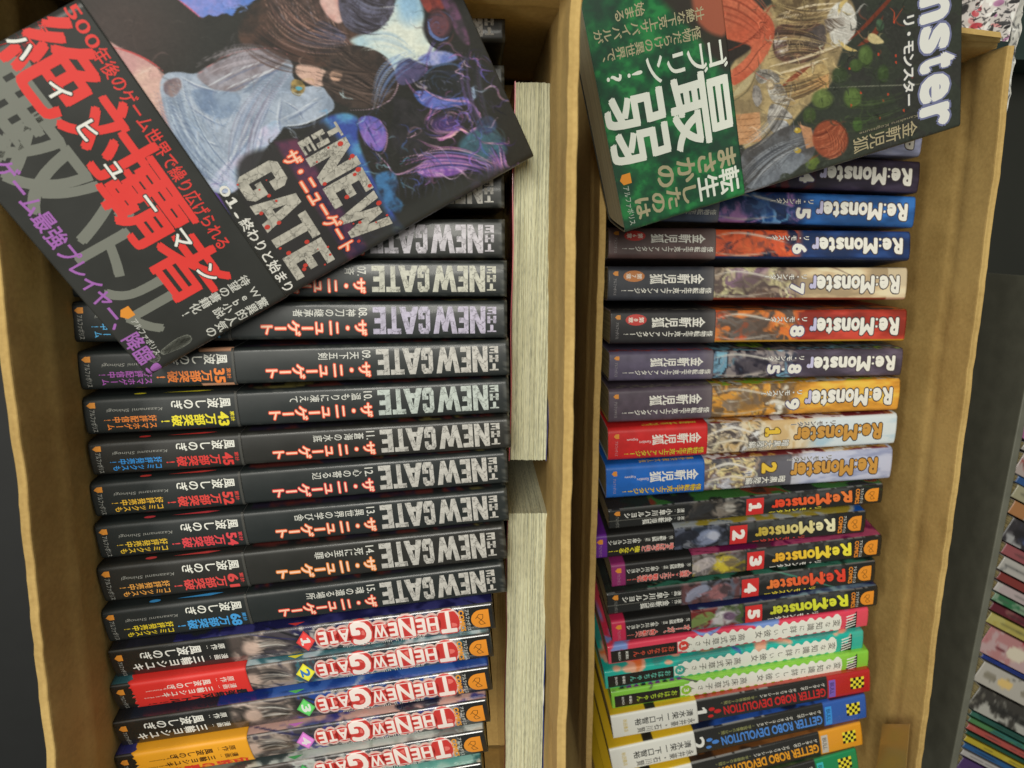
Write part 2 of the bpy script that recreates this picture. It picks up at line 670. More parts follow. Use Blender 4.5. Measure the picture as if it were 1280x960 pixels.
class Print:
    """flat print of one book in sleeve coordinates (u = tail to head, s = round the spine)"""

    def __init__(self):
        self.items = []      # (pts Nx2, tris, colour, layer, crack)

    def add(self, p, t, col, layer=0, crack=False):
        if len(t):
            self.items.append((p, t, np.array(col, float), layer, crack))

    def shape(self, pts, col, layer=0):
        p = np.array(pts, float)
        n = len(p)
        area2 = sum(p[i][0] * p[(i + 1) % n][1] - p[(i + 1) % n][0] * p[i][1] for i in range(n))
        if area2 < 0:
            p = p[::-1]
        c = p.mean(0)
        q = np.vstack([p, c])
        t = np.array([(i, (i + 1) % n, n) for i in range(n)])
        self.add(q, t, col, layer)

    def rect(self, u0, u1, s0, s1, col, layer=0):
        self.shape([(u0, s0), (u1, s0), (u1, s1), (u0, s1)], col, layer)

    def disc(self, u, s, ru, rs, col, layer=0, n=20):
        self.shape([(u + ru * math.cos(a), s + rs * math.sin(a)) for a in np.linspace(0, 2 * math.pi, n, endpoint=False)], col, layer)

    def fit(self, text, u0, u1, s0, s1, rot, col, bold=0.0, layer=1, out=None, ow=.03, crack=False, shear=0.0):
        """text fitted in the box; rot '180' reads head to tail, 'up' stands upright to the head"""
        co, tr = glyphs(text, 0.0)
        if not len(co):
            return
        mn, mx = co.min(0) - bold, co.max(0) + bold
        if text in '1I!.:':
            k_ = {'1': .16, 'I': .35, '!': .4, '.': .35, ':': .35}[text]
            if rot == '180':
                um, ud = (u0 + u1) / 2, (u1 - u0) / 2 * (1 - k_)
                u0, u1 = um - ud, um + ud
            else:
                sm, sd_ = (s0 + s1) / 2, (s1 - s0) / 2 * (1 - k_)
                s0, s1 = sm - sd_, sm + sd_
                if text in '.':
                    u1 = u0 + (u1 - u0) * .25
        for io, c2, t2, xl in stamps(text, bold, ow, out is not None):
            q = (c2 - mn) / (mx - mn)
            if shear:
                q = q.copy()
                q[:, 0] += shear * q[:, 1]
            if rot == '180':
                p = np.stack([u1 - q[:, 0] * (u1 - u0), s1 - q[:, 1] * (s1 - s0)], 1)
            else:
                p = np.stack([u0 + q[:, 1] * (u1 - u0), s1 - q[:, 0] * (s1 - s0)], 1)
            self.add(p, t2, out if io else col, (layer - .5 if io else layer) + xl, crack and not io)

    def block(self, ch, u0, u1, s0, s1, rot, col, layer=1):
        for k, pc in enumerate(BLOCK[ch]):
            if rot == '180':
                pts = [(u1 - x * (u1 - u0), s1 - y * (s1 - s0)) for x, y in pc]
            else:
                pts = [(u0 + y * (u1 - u0), s1 - x * (s1 - s0)) for x, y in pc]
            p = np.array(pts, float)
            t = np.array([(0, 1, 2), (0, 2, 3)])
            a2 = sum(p[i][0] * p[(i + 1) % 4][1] - p[(i + 1) % 4][0] * p[i][1] for i in range(4))
            if a2 < 0:
                t = t[:, ::-1]
            self.add(p, t, col, layer + .04 * k, True)

    def vert(self, text, u0, u1, s, wd, col, bold=0.0, layer=1, out=None, ow=.03):
        """column of upright characters running from the head end u1 to the tail end u0"""
        n = len(text)
        adv = (u1 - u0) / n
        for i, ch in enumerate(text):
            if ch == ' ':
                continue
            uc = u1 - (i + .5) * adv
            for io, co, tr, xl in stamps(ch, bold, ow, out is not None):
                cc = out if io else col
                ll = (layer - .5 if io else layer) + xl
                if not len(co):
                    continue
                if ch in '!?' or ord(ch) < 128:
                    mn, mx = co.min(0), co.max(0)
                    cx, cy = (mn + mx) / 2
                    cy = .37
                else:
                    cx, cy = .5, .38
                x = (co[:, 0] - cx)
                y = (co[:, 1] - cy)
                if ch in 'ー~:・―' and ch != '・':
                    p = np.stack([uc - x * adv, s - y * wd], 1)
                elif ch in '、。':
                    p = np.stack([uc + adv * .5 + y * adv, s - wd * .5 - x * wd], 1)
                else:
                    p = np.stack([uc + y * adv, s - x * wd], 1)
                self.add(p, tr, cc, ll)

    def spread(self, text, u0, u1, s, wd, col, **k):
        self.vert(text, u0, u1, s, wd, col, **k)


LOGO = (232, 150, 52)


def shield(P, u, s, ru, rs, col=LOGO, layer=1):
    pts = [(u + ru, s + rs), (u + ru, s - rs), (u - ru * .2, s - rs), (u - ru, s), (u - ru * .2, s + rs)]
    P.shape(pts, col, layer)


def big_shield(P, u, s, ru, rs):
    n = 10
    pts = [(u + ru, s - rs), (u + ru, s + rs)]
    for a in np.linspace(90, 270, n):
        t = math.radians(a)
        pts.append((u + ru * .1 + 1.1 * ru * math.cos(t), s + rs * math.sin(t)))
    P.shape(pts, (236, 150, 46), 1)
    pp = [(-.5, .1), (-.1, .55), (.35, .5), (.3, .1), (-.2, -.3), (0, -.62), (.5, -.55), (.1, -.1), (-.3, .3)]
    for i in range(len(pp) - 1):
        a = np.array([u + pp[i][0] * ru, s + pp[i][1] * rs])
        b = np.array([u + pp[i + 1][0] * ru, s + pp[i + 1][1] * rs])
        d = unit(b - a)
        nn = np.array([-d[1], d[0]]) * .14
        P.shape([a + nn, b + nn, b - nn, a - nn], (60, 40, 20), 1.6)


# ------------------------------------------------------------------ one book (used for every volume)
def profile(t, H, r, bulge, fine, side):
    """sleeve cross-section: list of (s, v, w), s = 0 in the middle of the spine"""
    hw = t / 2
    pts = []
    nv = max(6, int(t / fine))
    half = []
    for v in np.linspace(0, hw - r, nv // 2 + 1):
        half.append((v, bulge * (1 - (v / hw) ** 2)))
    z0 = half[-1][1]
    for a in (18, 36, 54, 72, 90):
        t_ = math.radians(a)
        half.append((hw - r + r * math.sin(t_), z0 - (r * 1.0) * (1 - math.cos(t_))))
    zt = half[-1][1]
    steps = side if side else [1.5, 4, 8, 13, 19, 26, 40, 70, H * .85]
    for d in steps:
        half.append((hw, zt - d))
    half.append((hw, -H))
    s = [0.0]
    for i in range(1, len(half)):
        s.append(s[-1] + math.hypot(half[i][0] - half[i - 1][0], half[i][1] - half[i - 1][1]))
    pos = [(s[i], half[i][0], half[i][1] + H) for i in range(len(half))]
    neg = [(-a, -b, c) for a, b, c in pos[1:]][::-1]
    return np.array(neg + pos)


def surf(prof, s, off):
    sv = prof[:, 0]
    s = np.clip(s, sv[0], sv[-1])
    v = np.interp(s, sv, prof[:, 1])
    wz = np.interp(s, sv, prof[:, 2])
    k = np.clip(np.searchsorted(sv, s) - 1, 0, len(sv) - 2)
    dv = prof[k + 1, 1] - prof[k, 1]
    dw = prof[k + 1, 2] - prof[k, 2]
    # offset normals blended at the nodes
    nrm = np.zeros((len(sv), 2))
    seg = np.diff(prof[:, 1:], axis=0)
    sn = np.stack([-seg[:, 1], seg[:, 0]], 1)
    sn /= np.linalg.norm(sn, axis=1)[:, None] + 1e-12
    nrm[1:] += sn
    nrm[:-1] += sn
    nrm /= np.linalg.norm(nrm, axis=1)[:, None]
    nv = np.interp(s, sv, nrm[:, 0])
    nw = np.interp(s, sv, nrm[:, 1])
    return v + nv * off, wz + nw * off


def sleeve(name, prof, u0, u1, du, off, painter, mat, parent, thick=.35, rough_edge=None, wobble=0):
    nu = max(2, int((u1 - u0) / du) + 1)
    us = np.linspace(u0, u1, nu)
    ss = prof[:, 0]
    U, SS = np.meshgrid(us, ss, indexing='ij')
    col = painter(U, SS)
    v, wz = surf(prof, SS.ravel(), off)
    Uo = U.copy()
    if rough_edge is not None:
        k = np.clip(1 - (U - u0) / 6.0, 0, 1)
        Uo = U + k * rough_edge(SS)
    wb = wobble * (fbm(U * .03, SS * .03, 5) - .5) if wobble else 0
    X = np.stack([Uo.ravel(), v, wz + (wb.ravel() if wobble else 0)], 1)
    v2, w2 = surf(prof, SS.ravel(), off - thick)
    X2 = np.stack([Uo.ravel(), v2, w2 + (wb.ravel() if wobble else 0)], 1)
    ns = len(ss)
    idx = np.arange(nu * ns).reshape(nu, ns)
    a = idx[:-1, :-1].ravel()
    b = idx[1:, :-1].ravel()
    c = idx[1:, 1:].ravel()
    d = idx[:-1, 1:].ravel()
    top = np.stack([a, d, c, b], 1)
    N = nu * ns
    # thickness only at the two ends (a rim), plus a coarse inner skin
    rims = []
    for row, flip in ((0, False), (nu - 1, True)):
        e = idx[row]
        q = np.stack([e[:-1], e[1:], e[1:] + N, e[:-1] + N], 1)
        rims.append(q[:, ::-1] if not flip else q)
    verts = np.vstack([X, X2])
    faces = np.vstack([top] + rims)
    # orientation: make the outer skin face outwards
    faces = faces[:, ::-1]
    ce = np.vstack([col.reshape(-1, 3), np.ones((N, 3)) * 205])
    o = mesh_obj(name, verts, faces, mat, parent, ce, smooth=True)
    return o


def lettering(name, P, prof, parent, base_off, mat, crack=False):
    its = [i for i in P.items if i[4] == crack]
    if not its:
        return
    V = []
    Fc = []
    C = []
    Lr = []
    n = 0
    for p, t, col, layer, ck in its:
        V.append(p)
        Fc.append(t + n)
        C.append(np.ones((len(p), 3)) * col)
        Lr.append(np.ones(len(p)) * layer)
        n += len(p)
    V = np.vstack(V)
    Fc = np.vstack(Fc)
    C = np.vstack(C)
    Lr = np.concatenate(Lr)
    me = bpy.data.meshes.new(name)
    me.from_pydata(np.column_stack([V, np.zeros(len(V))]).tolist(), [], Fc.tolist())
    a = me.color_attributes.new('Col', 'FLOAT_COLOR', 'POINT')
    cc = np.ones((len(V), 4), np.float32)
    cc[:, :3] = lin(C)
    a.data.foreach_set('color', cc.ravel())
    la = me.attributes.new('lay', 'FLOAT', 'POINT')
    la.data.foreach_set('value', Lr.astype(np.float32))
    bm = bmesh.new()
    bm.from_mesh(me)
    lo, hi = V[:, 1].min(), V[:, 1].max()
    for s in prof[:, 0]:
        if lo < s < hi and abs(s) < 14:
            bmesh.ops.bisect_plane(bm, geom=bm.verts[:] + bm.edges[:] + bm.faces[:], dist=1e-4, plane_co=(0, s, 0), plane_no=(0, 1, 0))
    bm.to_mesh(me)
    bm.free()
    n = len(me.vertices)
    co = np.empty(n * 3)
    me.vertices.foreach_get('co', co)
    co = co.reshape(-1, 3)
    ly = np.empty(n)
    me.attributes['lay'].data.foreach_get('value', ly)
    v, wz = surf(prof, co[:, 1], base_off + .05 + .035 * ly)
    out = np.stack([co[:, 0], v, wz], 1) * .001
    me.vertices.foreach_set('co', out.ravel())
    me.materials.append(mat)
    me.update()
    o = bpy.data.objects.new(name, me)
    COL.objects.link(o)
    o.parent = parent
    return o


def page_block(parent, L, t, H, mat, inset=.5, r=2.0):
    """pages: the spine side is gently rounded, the ends show the paper edges"""
    hw = t / 2 - .6
    prof = [(-hw, .5), (hw, .5)]
    for a in np.linspace(0, 180, 9):
        c = math.cos(math.radians(a))
        s_ = math.sin(math.radians(a))
        prof.append((hw * (abs(c) ** .6) * (1 if c > 0 else -1), H - 3.2 + 2.2 * s_ ** .7))
    n = len(prof)
    v = [(inset, p[0], p[1]) for p in prof] + [(L - inset, p[0], p[1]) for p in prof]
    f = [tuple(range(n))[::-1], tuple(range(n, 2 * n))]
    for i in range(n):
        j = (i + 1) % n
        f.append((i, j, n + j, n + i))
    return mesh_obj('page_block', v, f, mat, parent)


def make_book(name, label, cat, group, mat4, L, t, H, paint, P, jmat, band=None, Pb=None, du=1.0, fine=1.0,
              r=2.2, bulge=.7, side=None, pages=M_PAGE, wobble=0):
    root = empty(name, mat4, label, cat, group)
    prof = profile(t, H, r, bulge, fine, side)
    sleeve('dust_jacket', prof, 0, L, du, 0.0, paint, jmat, root, wobble=wobble)
    page_block(root, L, t, H, pages)
    if P is not None:
        lettering('printed_lettering', P, prof, root, 0.0, M_INK)
        lettering('title_lettering', P, prof, root, 0.0, M_CRACK, True)
    if band is not None:
        u0, u1, bp, rough = band
        bd = sleeve('paper_band', prof, u0, u1, .8, .42, bp, M_BAND, root, .4, rough)
        if Pb is not None:
            lettering('band_lettering', Pb, prof, bd, .42, M_INK)
            lettering('band_title', Pb, prof, bd, .42, M_CRACK, True)
    return root


def stand(row, h, lean, L, H):
    """seat of a book whose spine is seen between the given photo points"""
    xl, tl, bl, xr, tr_, br = row
    a = at(xl, (tl + bl) / 2, h)
    b = at(xr, (tr_ + br) / 2, h)
    ex = unit(b - a)
    mid = (a + b) / 2
    up = np.array([0, 0, 1.0])
    ey = unit(np.cross(up, ex))
    t_ = math.radians(lean)
    ez = unit(up * math.cos(t_) - ey * math.sin(t_))
    ey = unit(np.cross(ez, ex))
    px = (xl + xr) / 2
    p1 = hit(px, (tl + tr_) / 2, mid, ez)
    p2 = hit(px, (bl + br) / 2, mid, ez)
    t = abs(np.dot(p1 - p2, ey))
    o = mid - ex * L / 2 - ez * H
    return frame(o, ex, ey, ez), t


# ------------------------------------------------------------------ the ground and the two boxes
FLOOR_Z = -266.0
v, f = box(-2500, 2500, -2500, 2500, FLOOR_Z - 20, FLOOR_Z)
o = mesh_obj('floor', v, f, M_FLOOR)
o['kind'] = 'structure'


def panel(name, p0, p1, z0, z1, th, parent, seed, wave=1.0, flare=0.0, mat=None):
    """upright board from p0 to p1 with a rounded, slightly ragged top edge and a little waviness"""
    p0 = np.array(p0, float)
    p1 = np.array(p1, float)
    d = unit(p1 - p0)
    nrm = np.array([-d[1], d[0]])
    L = np.linalg.norm(p1 - p0)
    nu = int(L / 4) + 2
    zs = list(np.linspace(z0, z1 - 44, 9)) + [z1 - 36, z1 - 32, z1 - 28, z1 - 24, z1 - 18, z1 - 12, z1 - 8, z1 - 4, z1 - 1.2]
    ring = [(0, z) for z in zs] + [(.15, z1 - .3), (.5, z1), (th * .5, z1 - .25), (th - .5, z1), (th - .15, z1 - .3)] + [(th, z) for z in zs[::-1]]
    m = len(ring)
    verts = []
    for i in range(nu):
        u = L * i / (nu - 1)
        for (q, z) in ring:
            k = (z - z0) / (z1 - z0)
            wv = wave * (float(vnoise(np.array(u * .018), np.array(z * .012), seed)) - .5) * 3
            wv += wave * (float(vnoise(np.array(u * .12), np.array(z * .08), seed + 3)) - .5) * .9
            if z1 - 34 < z < z1 - 22:
                wv += 1.1 * (1 if q < th / 2 else 1) * math.exp(-((z - z1 + 28) / 3.0) ** 2)
            zz = z + ((.5 * (float(vnoise(np.array(u * .3), np.array(1.3), seed + 9)) - .5) + 2.2 * (float(vnoise(np.array(u * .02), np.array(4.3), seed + 7)) - .5)) if z > z1 - 2 else 0)
            p = p0 + d * u + nrm * (q + wv + flare * k * k)
            verts.append((p[0], p[1], zz))
    faces = []
    for i in range(nu - 1):
        for j in range(m):
            a = i * m + j
            b_ = i * m + (j + 1) % m
            faces.append((a, b_, b_ + m, a + m))
    faces.append(tuple(range(m))[::-1])
    faces.append(tuple(range((nu - 1) * m, nu * m)))
    o = mesh_obj(name, verts, faces, mat or M_CARD, parent, smooth=False)
    me = o.data
    nside = len(zs)
    fl = []
    for i in range(nu - 1):
        fl += [not (nside - 2 <= j <= nside + 5) for j in range(m)]
    fl += [False, False]
    me.polygons.foreach_set('use_smooth', fl)
    return o


def sheet(name, P00, P10, P11, P01, th, parent, seed, wave=1.0, mat=None, n=24):
    """a board between four corners (bilinear) with thickness and a gentle warp"""
    P00, P10, P11, P01 = [np.array(p, float) for p in (P00, P10, P11, P01)]
    nrm = unit(np.cross(P10 - P00, P01 - P00))
    verts = []
    for side in (0, 1):
        for i in range(n):
            for j in range(n):
                a, b_ = i / (n - 1), j / (n - 1)
                p = P00 * (1 - a) * (1 - b_) + P10 * a * (1 - b_) + P11 * a * b_ + P01 * (1 - a) * b_
                wv = wave * (float(vnoise(np.array(a * 4.0), np.array(b_ * 4.0), seed)) - .5)
                verts.append(tuple(p + nrm * (wv - side * th)))
    faces = []
    N = n * n
    for i in range(n - 1):
        for j in range(n - 1):
            a = i * n + j
            faces.append((a, a + n, a + n + 1, a + 1))
            faces.append((a + N, a + N + 1, a + N + n + 1, a + N + n))
    for k in range(n - 1):
        for (a, b_) in ((k, k + 1), ((k + 1) * n, k * n), ((n - 1) * n + k + 1, (n - 1) * n + k), (k * n + n - 1, (k + 1) * n + n - 1)):
            faces.append((a, b_, b_ + N, a + N))
    return mesh_obj(name, verts, faces, mat or M_CARD, parent, smooth=False)


# left box: walls reach z = 46, well above the books inside
lb = empty('cardboard_box', Matrix.Translation((-0.065, -0.13, FLOOR_Z * .001)), 'taller open brown cardboard box holding the rows of black novels', 'box', 'open boxes of books')


def child_fix(o, root):
    o.matrix_parent_inverse = root.matrix_world.inverted()


for o in (
    panel('side_wall', (-173.3, 100), (-173.3, -352), FLOOR_Z + 1, 46, 4.0, lb, 1, .9, -4),
    panel('side_wall', (43.5, -352), (39, 92), FLOOR_Z + 1, 46, 4.2, lb, 2, .7, 0),
    panel('end_wall', (43, 92), (-175, 94), FLOOR_Z + 1, 40, 4.0, lb, 3, 1.0, -3),
    panel('end_wall', (-173, -354), (42, -354), FLOOR_Z + 1, 46, 4.0, lb, 4, 1.0),
    mesh_obj('bottom_board', *box(-169, 38, -350, 86, FLOOR_Z + 1, FLOOR_Z + 5), M_CARD, lb),
    mesh_obj('layer_board', *box(-168, 37, -349, 86, -139, -136), M_CARD, lb),
):
    child_fix(o, lb)

# right box: lower rim at z = -90
rb = empty('cardboard_box', Matrix.Translation((0.18, -0.13, FLOOR_Z * .001)), 'lower open brown cardboard box holding the colourful spines', 'box', 'open boxes of books')
for o in (
    panel('side_wall', (78.0, -424), (73.0, 106), FLOOR_Z + 1, -90, 4.0, rb, 11, .5, 0),
    panel('side_wall', (287.5, 104), (287.5, -424), FLOOR_Z + 1, -90, 4.0, rb, 12, .8, 3),
    panel('end_wall', (286, 106), (74, 106), FLOOR_Z + 1, -92, 4.0, rb, 13, .8),
    panel('end_wall', (76, -426), (286, -426), FLOOR_Z + 1, -90, 4.0, rb, 14, .8),
    mesh_obj('bottom_board', *box(78, 283, -424, 102, FLOOR_Z + 1, FLOOR_Z + 5), M_CARD, rb),
    sheet('end_flap', at(900, 66, 430), at(1246, 61, 428), at(1252, 46, 408), at(900, 10, 402), 3.5, rb, 6, 3.0),
):
    child_fix(o, rb)
# strips of brown tape on the inside of the right wall
for quad in (((1103, 905), (1137, 905), (1130, 985), (1092, 985)),):
    pn = [hit(q[0], q[1], np.array([282.6, 0, 0]), np.array([1.0, 0, 0])) for q in quad]
    vv = [tuple(q) for q in pn] + [tuple(q + np.array([.25, 0, 0])) for q in pn]
    t_ = mesh_obj('packing_tape', vv, [(0, 1, 2, 3), (7, 6, 5, 4), (0, 4, 5, 1), (1, 5, 6, 2), (2, 6, 7, 3), (3, 7, 4, 0)], M_TAPE, rb)
    child_fix(t_, rb)
v, f = box(-900, -195, -900, 600, FLOOR_Z, FLOOR_Z + 3)  # thin slab added to darken the floor left of the taller box
M_BLACK = plain('gloom_black', (16, 18, 18), .6)  # near-black colour standing in for the gloom there
o = mesh_obj('gloom_slab', v, f, M_BLACK)
o['kind'] = 'structure'

# ------------------------------------------------------------------ black novels of the left box
INKK = (52, 53, 50)


def p_plain(col, tex=0, seed=1):
    def f(U, SS):
        c = np.ones(U.shape + (3,)) * np.array(col, float)
        if tex:
            c = c + ((fbm(U * .2, SS * .2, seed) - .5) * tex)[..., None]
        return np.clip(c, 0, 255)
    return f


def p_worn(col, t, seed):
    def f(U, SS):
        p = Paint(U, SS, col)
        p.c = p.c + ((fbm(U * .12, SS * .2, seed) - .5) * 8)[..., None]
        e = np.abs(np.abs(SS) - (t / 2 - .4)) < .7
        n = fbm(U * .35, SS * .1, seed + 3, 4)
        p.mix(e * np.clip((n - .55) * 5, 0, .35), (84, 84, 78))
        k = (U < 2.5) | (U > 185.5)
        p.mix(k * np.clip((fbm(U, SS * .6, seed + 6) - .45) * 4, 0, .6), (104, 104, 98))
        # front cover picture, seen only between the books
        p.art(70, 180, t / 2 + 2.5, t / 2 + 60, [(30, 30, 32), (40, 34, 52), (96, 40, 36), (30, 30, 32), (120, 110, 60)], .05, seed + 9, 1, 4)
        r = random.Random(seed)
        for _ in range(5):
            u = r.uniform(5, 180)
            v = r.uniform(-t / 2, t / 2)
            p.stroke([(u, v), (u + r.uniform(3, 14), v + r.uniform(-1, 1))], .5, (70, 72, 68), .3, 1)
        return np.clip(p.c, 0, 255)
    return f


def novel_print(t, title, num, glow, stone):
    P = Print()
    hw = t / 2
    k = hw * .72
    for i, ch in enumerate('EHT'):
        P.block(ch, 179.2, 183.2, k * (.96 - .66 * i) - k * .54, k * (.96 - .66 * i), '180', stone)
    for ch, a, b_ in (('N', 171.6, 178.4), ('E', 166.3, 170.9), ('W', 155.4, 166.0), ('G', 148.9, 154.0), ('A', 140.6, 149.0), ('T', 135.2, 141.2), ('E', 129.0, 134.6)):
        P.block(ch, a, b_, -k, k, '180', stone)
    if num:
        P.fit(num, 122.8, 126.6, hw * .18, hw * .68, 'up', (214, 214, 206), .01)
    if title:
        n = len(title)
        P.vert(title, 121.8 - n * 4.6, 121.8, hw * .42, hw * .42, (214, 214, 206), .008)
    g = 'ザ・ニューゲート'
    P.vert(g, 80, 126.6, -hw * .38, hw * .86, (255, 214, 186), .02, 2.2, out=glow, ow=.062)
    P.vert(g, 80, 126.6, -hw * .38, hw * .86, tuple(.45 * q + 6 for q in glow), .115, 1)
    return P


def novel_band(t, count, c1, line1, line2, c2):
    P = Print()
    hw = t / 2
    P.vert('風波しのぎ', 38, 64.5, hw * .46, hw * .56, (236, 236, 226), .018)
    P.fit('Kazanami Shinogi', 10.5, 34.5, hw * .20, hw * .42, '180', (150, 150, 144), 0, shear=.02)
    P.fit('累計', 63.4, 65.2, -hw * .62, -hw * .04, 'up', c1, .01)
    P.fit(count, 57.8, 62.6, -hw * .86, -hw * .04, 'up', c1, .04)
    P.vert('万部突破!', 32.5, 57.2, -hw * .44, hw * .66, c1, .03)
    P.vert(line1, 9.0, 9.0 + 3.7 * len(line1), -hw * .62, hw * .36, c2, .018)
    P.vert(line2, 8.0, 8.0 + 3.9 * len(line2), -hw * .22, hw * .36, c2, .018)
    shield(P, 3.6, hw * .62, 1.9, hw * .15)
    P.fit('アルファポリス', 2.6, 5.2, -hw * .86, hw * .38, 'up', (176, 176, 170), 0)
    # title blobs of the band's front face, just over the spine edge
    s0 = hw + 1.2
    P.disc(24, s0 + 1.2, 2.6, 1.1, c1, 1)
    P.shape([(34, s0 + 1.0), (50, s0 + .2), (56, s0 + 1.5), (50, s0 + 2.2)], c1, 1)
    P.rect(66, 67.0, -hw, hw, (66, 66, 62), 1)
    return P


ROWS = {  # xl, top, bottom, xr, top, bottom
    'A': (62, 6, 58, 638, 4, 52), '03': (66, 84, 128, 637, 82, 122), '04': (70, 130, 172, 637, 127, 168),
    '05': (74, 176, 218, 637, 172, 213), '055': (77, 222, 266, 637, 218, 260), '06': (79, 273, 326, 636, 275, 322),
    '07': (82, 325, 372, 637, 326, 371), '08': (88, 376, 430, 636, 379, 420), '09': (99, 438, 490, 637, 428, 467),
    '10': (105, 496, 546, 638, 476, 514), '11': (114, 551, 597, 638, 524, 558), '12': (115, 601, 650, 636, 567, 601),
    '13': (122, 654, 702, 636, 614, 649), '14': (125, 707, 756, 634, 659, 697), '15': (131, 762, 806, 633, 706, 739)}
GLOW_R, GLOW_O = (240, 92, 60), (238, 140, 62)
ST = (196, 194, 188)
NOV = [
    ('A', '', '', None, GLOW_R, (205, 203, 198), 'black novel at the far end, alone beyond the dark gap', 353, 0),
    ('03', '', '', None, GLOW_R, ST, 'second black novel, mostly under the tilted dark cover', 351, 0),
    ('04', '', '', None, GLOW_R, ST, 'black novel hidden behind the corner of the tilted dark cover', 350, 0),
    ('05', '', '', None, GLOW_R, ST, 'black novel directly above the one showing only the end of its title', 350, 0),
    ('055', '', '', None, GLOW_R, ST, 'black novel showing only the last letter of its title past the cover corner', 349, 0),
    ('06', '', '', None, GLOW_R, (200, 196, 204), 'black novel whose pale title pokes out just below the tilted cover', 345, 0),
    ('07', '07.', '斉', None, GLOW_R, (198, 198, 184), 'black novel numbered 07 below the tilted cover, stone-grey title', 341, 0),
    ('08', '08.', '神刀の継承者', ('25', (90, 180, 235), 'スマホゲーム', '好評配信中!', (90, 180, 235)), GLOW_R, (188, 182, 204), 'black novel numbered 08 with a lilac-tinged title', 340, 0),
    ('09', '09.', '天下五剣', ('35', (238, 130, 50), 'スマホゲーム', '好評配信中!', (170, 90, 180)), GLOW_R, ST, 'black novel with large orange numerals on its band, touched by the tilted cover', 340, 1),
    ('10', '10.', '温もりに凍えて', ('43', (240, 226, 50), 'スマホゲーム', '好評配信中!', (240, 140, 60)), GLOW_R, (190, 200, 194), 'black novel with large yellow numerals beside orange notes on its band', 340, 3),
    ('11', '11.', '蒼海の水底', ('45', (222, 62, 58), 'コミックスも', '好評発売中!', (56, 150, 226)), GLOW_R, ST, 'black novel with large red numerals beside blue notes on its band', 340, 5),
    ('12', '12.', '心の寄る辺', ('52', (226, 72, 66), 'コミックスも', '好評発売中!', (240, 190, 60)), (232, 74, 72), ST, 'black novel with rose-red glowing katakana, subtitle starting 12', 340, 6),
    ('13', '13.', '異世界の学び舎', ('54', (226, 72, 80), 'コミックスも', '好評発売中!', (240, 200, 60)), (236, 110, 66), ST, 'black novel with vermilion glowing katakana, subtitle starting 13, yellow notes', 340, 7),
    ('14', '14.', '死に至る罪', ('61', (222, 76, 74), 'コミックスも', '好評発売中!', (240, 170, 80)), GLOW_O, ST, 'black novel whose glowing katakana is orange, second from the comics', 340, 8),
    ('15', '15.', '魂の還る場所', ('68', (70, 160, 226), 'コミックスも', '好評発売中!', (240, 214, 50)), (236, 84, 66), ST, 'last black novel before the comics, large blue numerals on its band', 340, 9),
]
for key, num, title, band, glow, stone, label, h, lean in NOV:
    row = ROWS[key]
    m4, t = stand(row, h, lean, 188, 128)
    t = max(14.0, min(19.5, t))
    P = novel_print(t, title, num, glow, stone)
    bb = Pb = None
    tint = [(38, 40, 38), (36, 41, 41), (40, 40, 37)][len(label) % 3]
    if band:
        Pb = novel_band(t, *band)
        edge = (205, 150, 120) if key == '09' else (38, 39, 38)

        def bp(U, SS, t=t, edge=edge, tint=tint, key=key):
            c = np.ones(U.shape + (3,)) * np.array(tint, float) * .96
            if key == '09':
                m = (np.abs(np.abs(SS) - (t / 2 - .2)) < .8) & (U > 52)
                c[m] = (214, 160, 126)
            return c
        bb = (0, 67, bp, None)
    make_book('light_novel', label, 'book', 'black novels standing spine up in the left box', m4, 188, t, 128,
              p_worn(tint, t, len(label)), P, M_MATTE, bb, Pb, du=1.6, fine=1.2)

# ------------------------------------------------------------------ comics of the left box
LC = [
    ((138, 812, 852, 621, 756, 784), 13, 1, (212, 62, 60), (240, 240, 236), None, 'manga with a red number 1 diamond, black author end'),
    ((140, 858, 890, 619, 792, 821), 16, 2, (238, 226, 60), (70, 130, 200), (226, 52, 46), 'manga with a yellow number 2 diamond and a red band'),
    ((142, 903, 937, 619, 834, 862), 16, 3, (92, 190, 96), (235, 245, 235), None, 'manga with a green number 3 diamond beneath a blue cover edge'),
    ((143, 945, 979, 617, 874, 902), 16, 4, (206, 120, 200), (240, 232, 240), (244, 170, 40), 'manga with a violet number 4 diamond and an orange band'),
    ((144, 988, 1022, 615, 912, 940), 16, 5, (70, 160, 90), (240, 240, 236), None, 'manga with a green number 5 diamond near the frame edge'),
    ((145, 1030, 1064, 613, 952, 981), 16, 6, (70, 120, 190), (240, 240, 236), None, 'lowest manga of the left box, cut by the frame'),
]
SIDE = [1, 2, 3.2, 4.5, 6, 8, 10, 13, 17, 22, 30, 50, 90]
COVERS = [
    [(40, 42, 44), (34, 34, 78), (60, 60, 120), (176, 178, 190)],
    [(40, 60, 70), (60, 110, 120), (180, 200, 206), (196, 140, 110)],
    [(28, 48, 120), (34, 70, 150), (60, 100, 180), (200, 205, 214)],
    [(44, 36, 80), (60, 60, 130), (200, 160, 150), (30, 30, 50)],
    [(150, 160, 150), (190, 196, 190), (60, 70, 70), (120, 130, 120)],
    [(110, 180, 170), (150, 200, 190), (60, 120, 120), (220, 210, 190)],
]
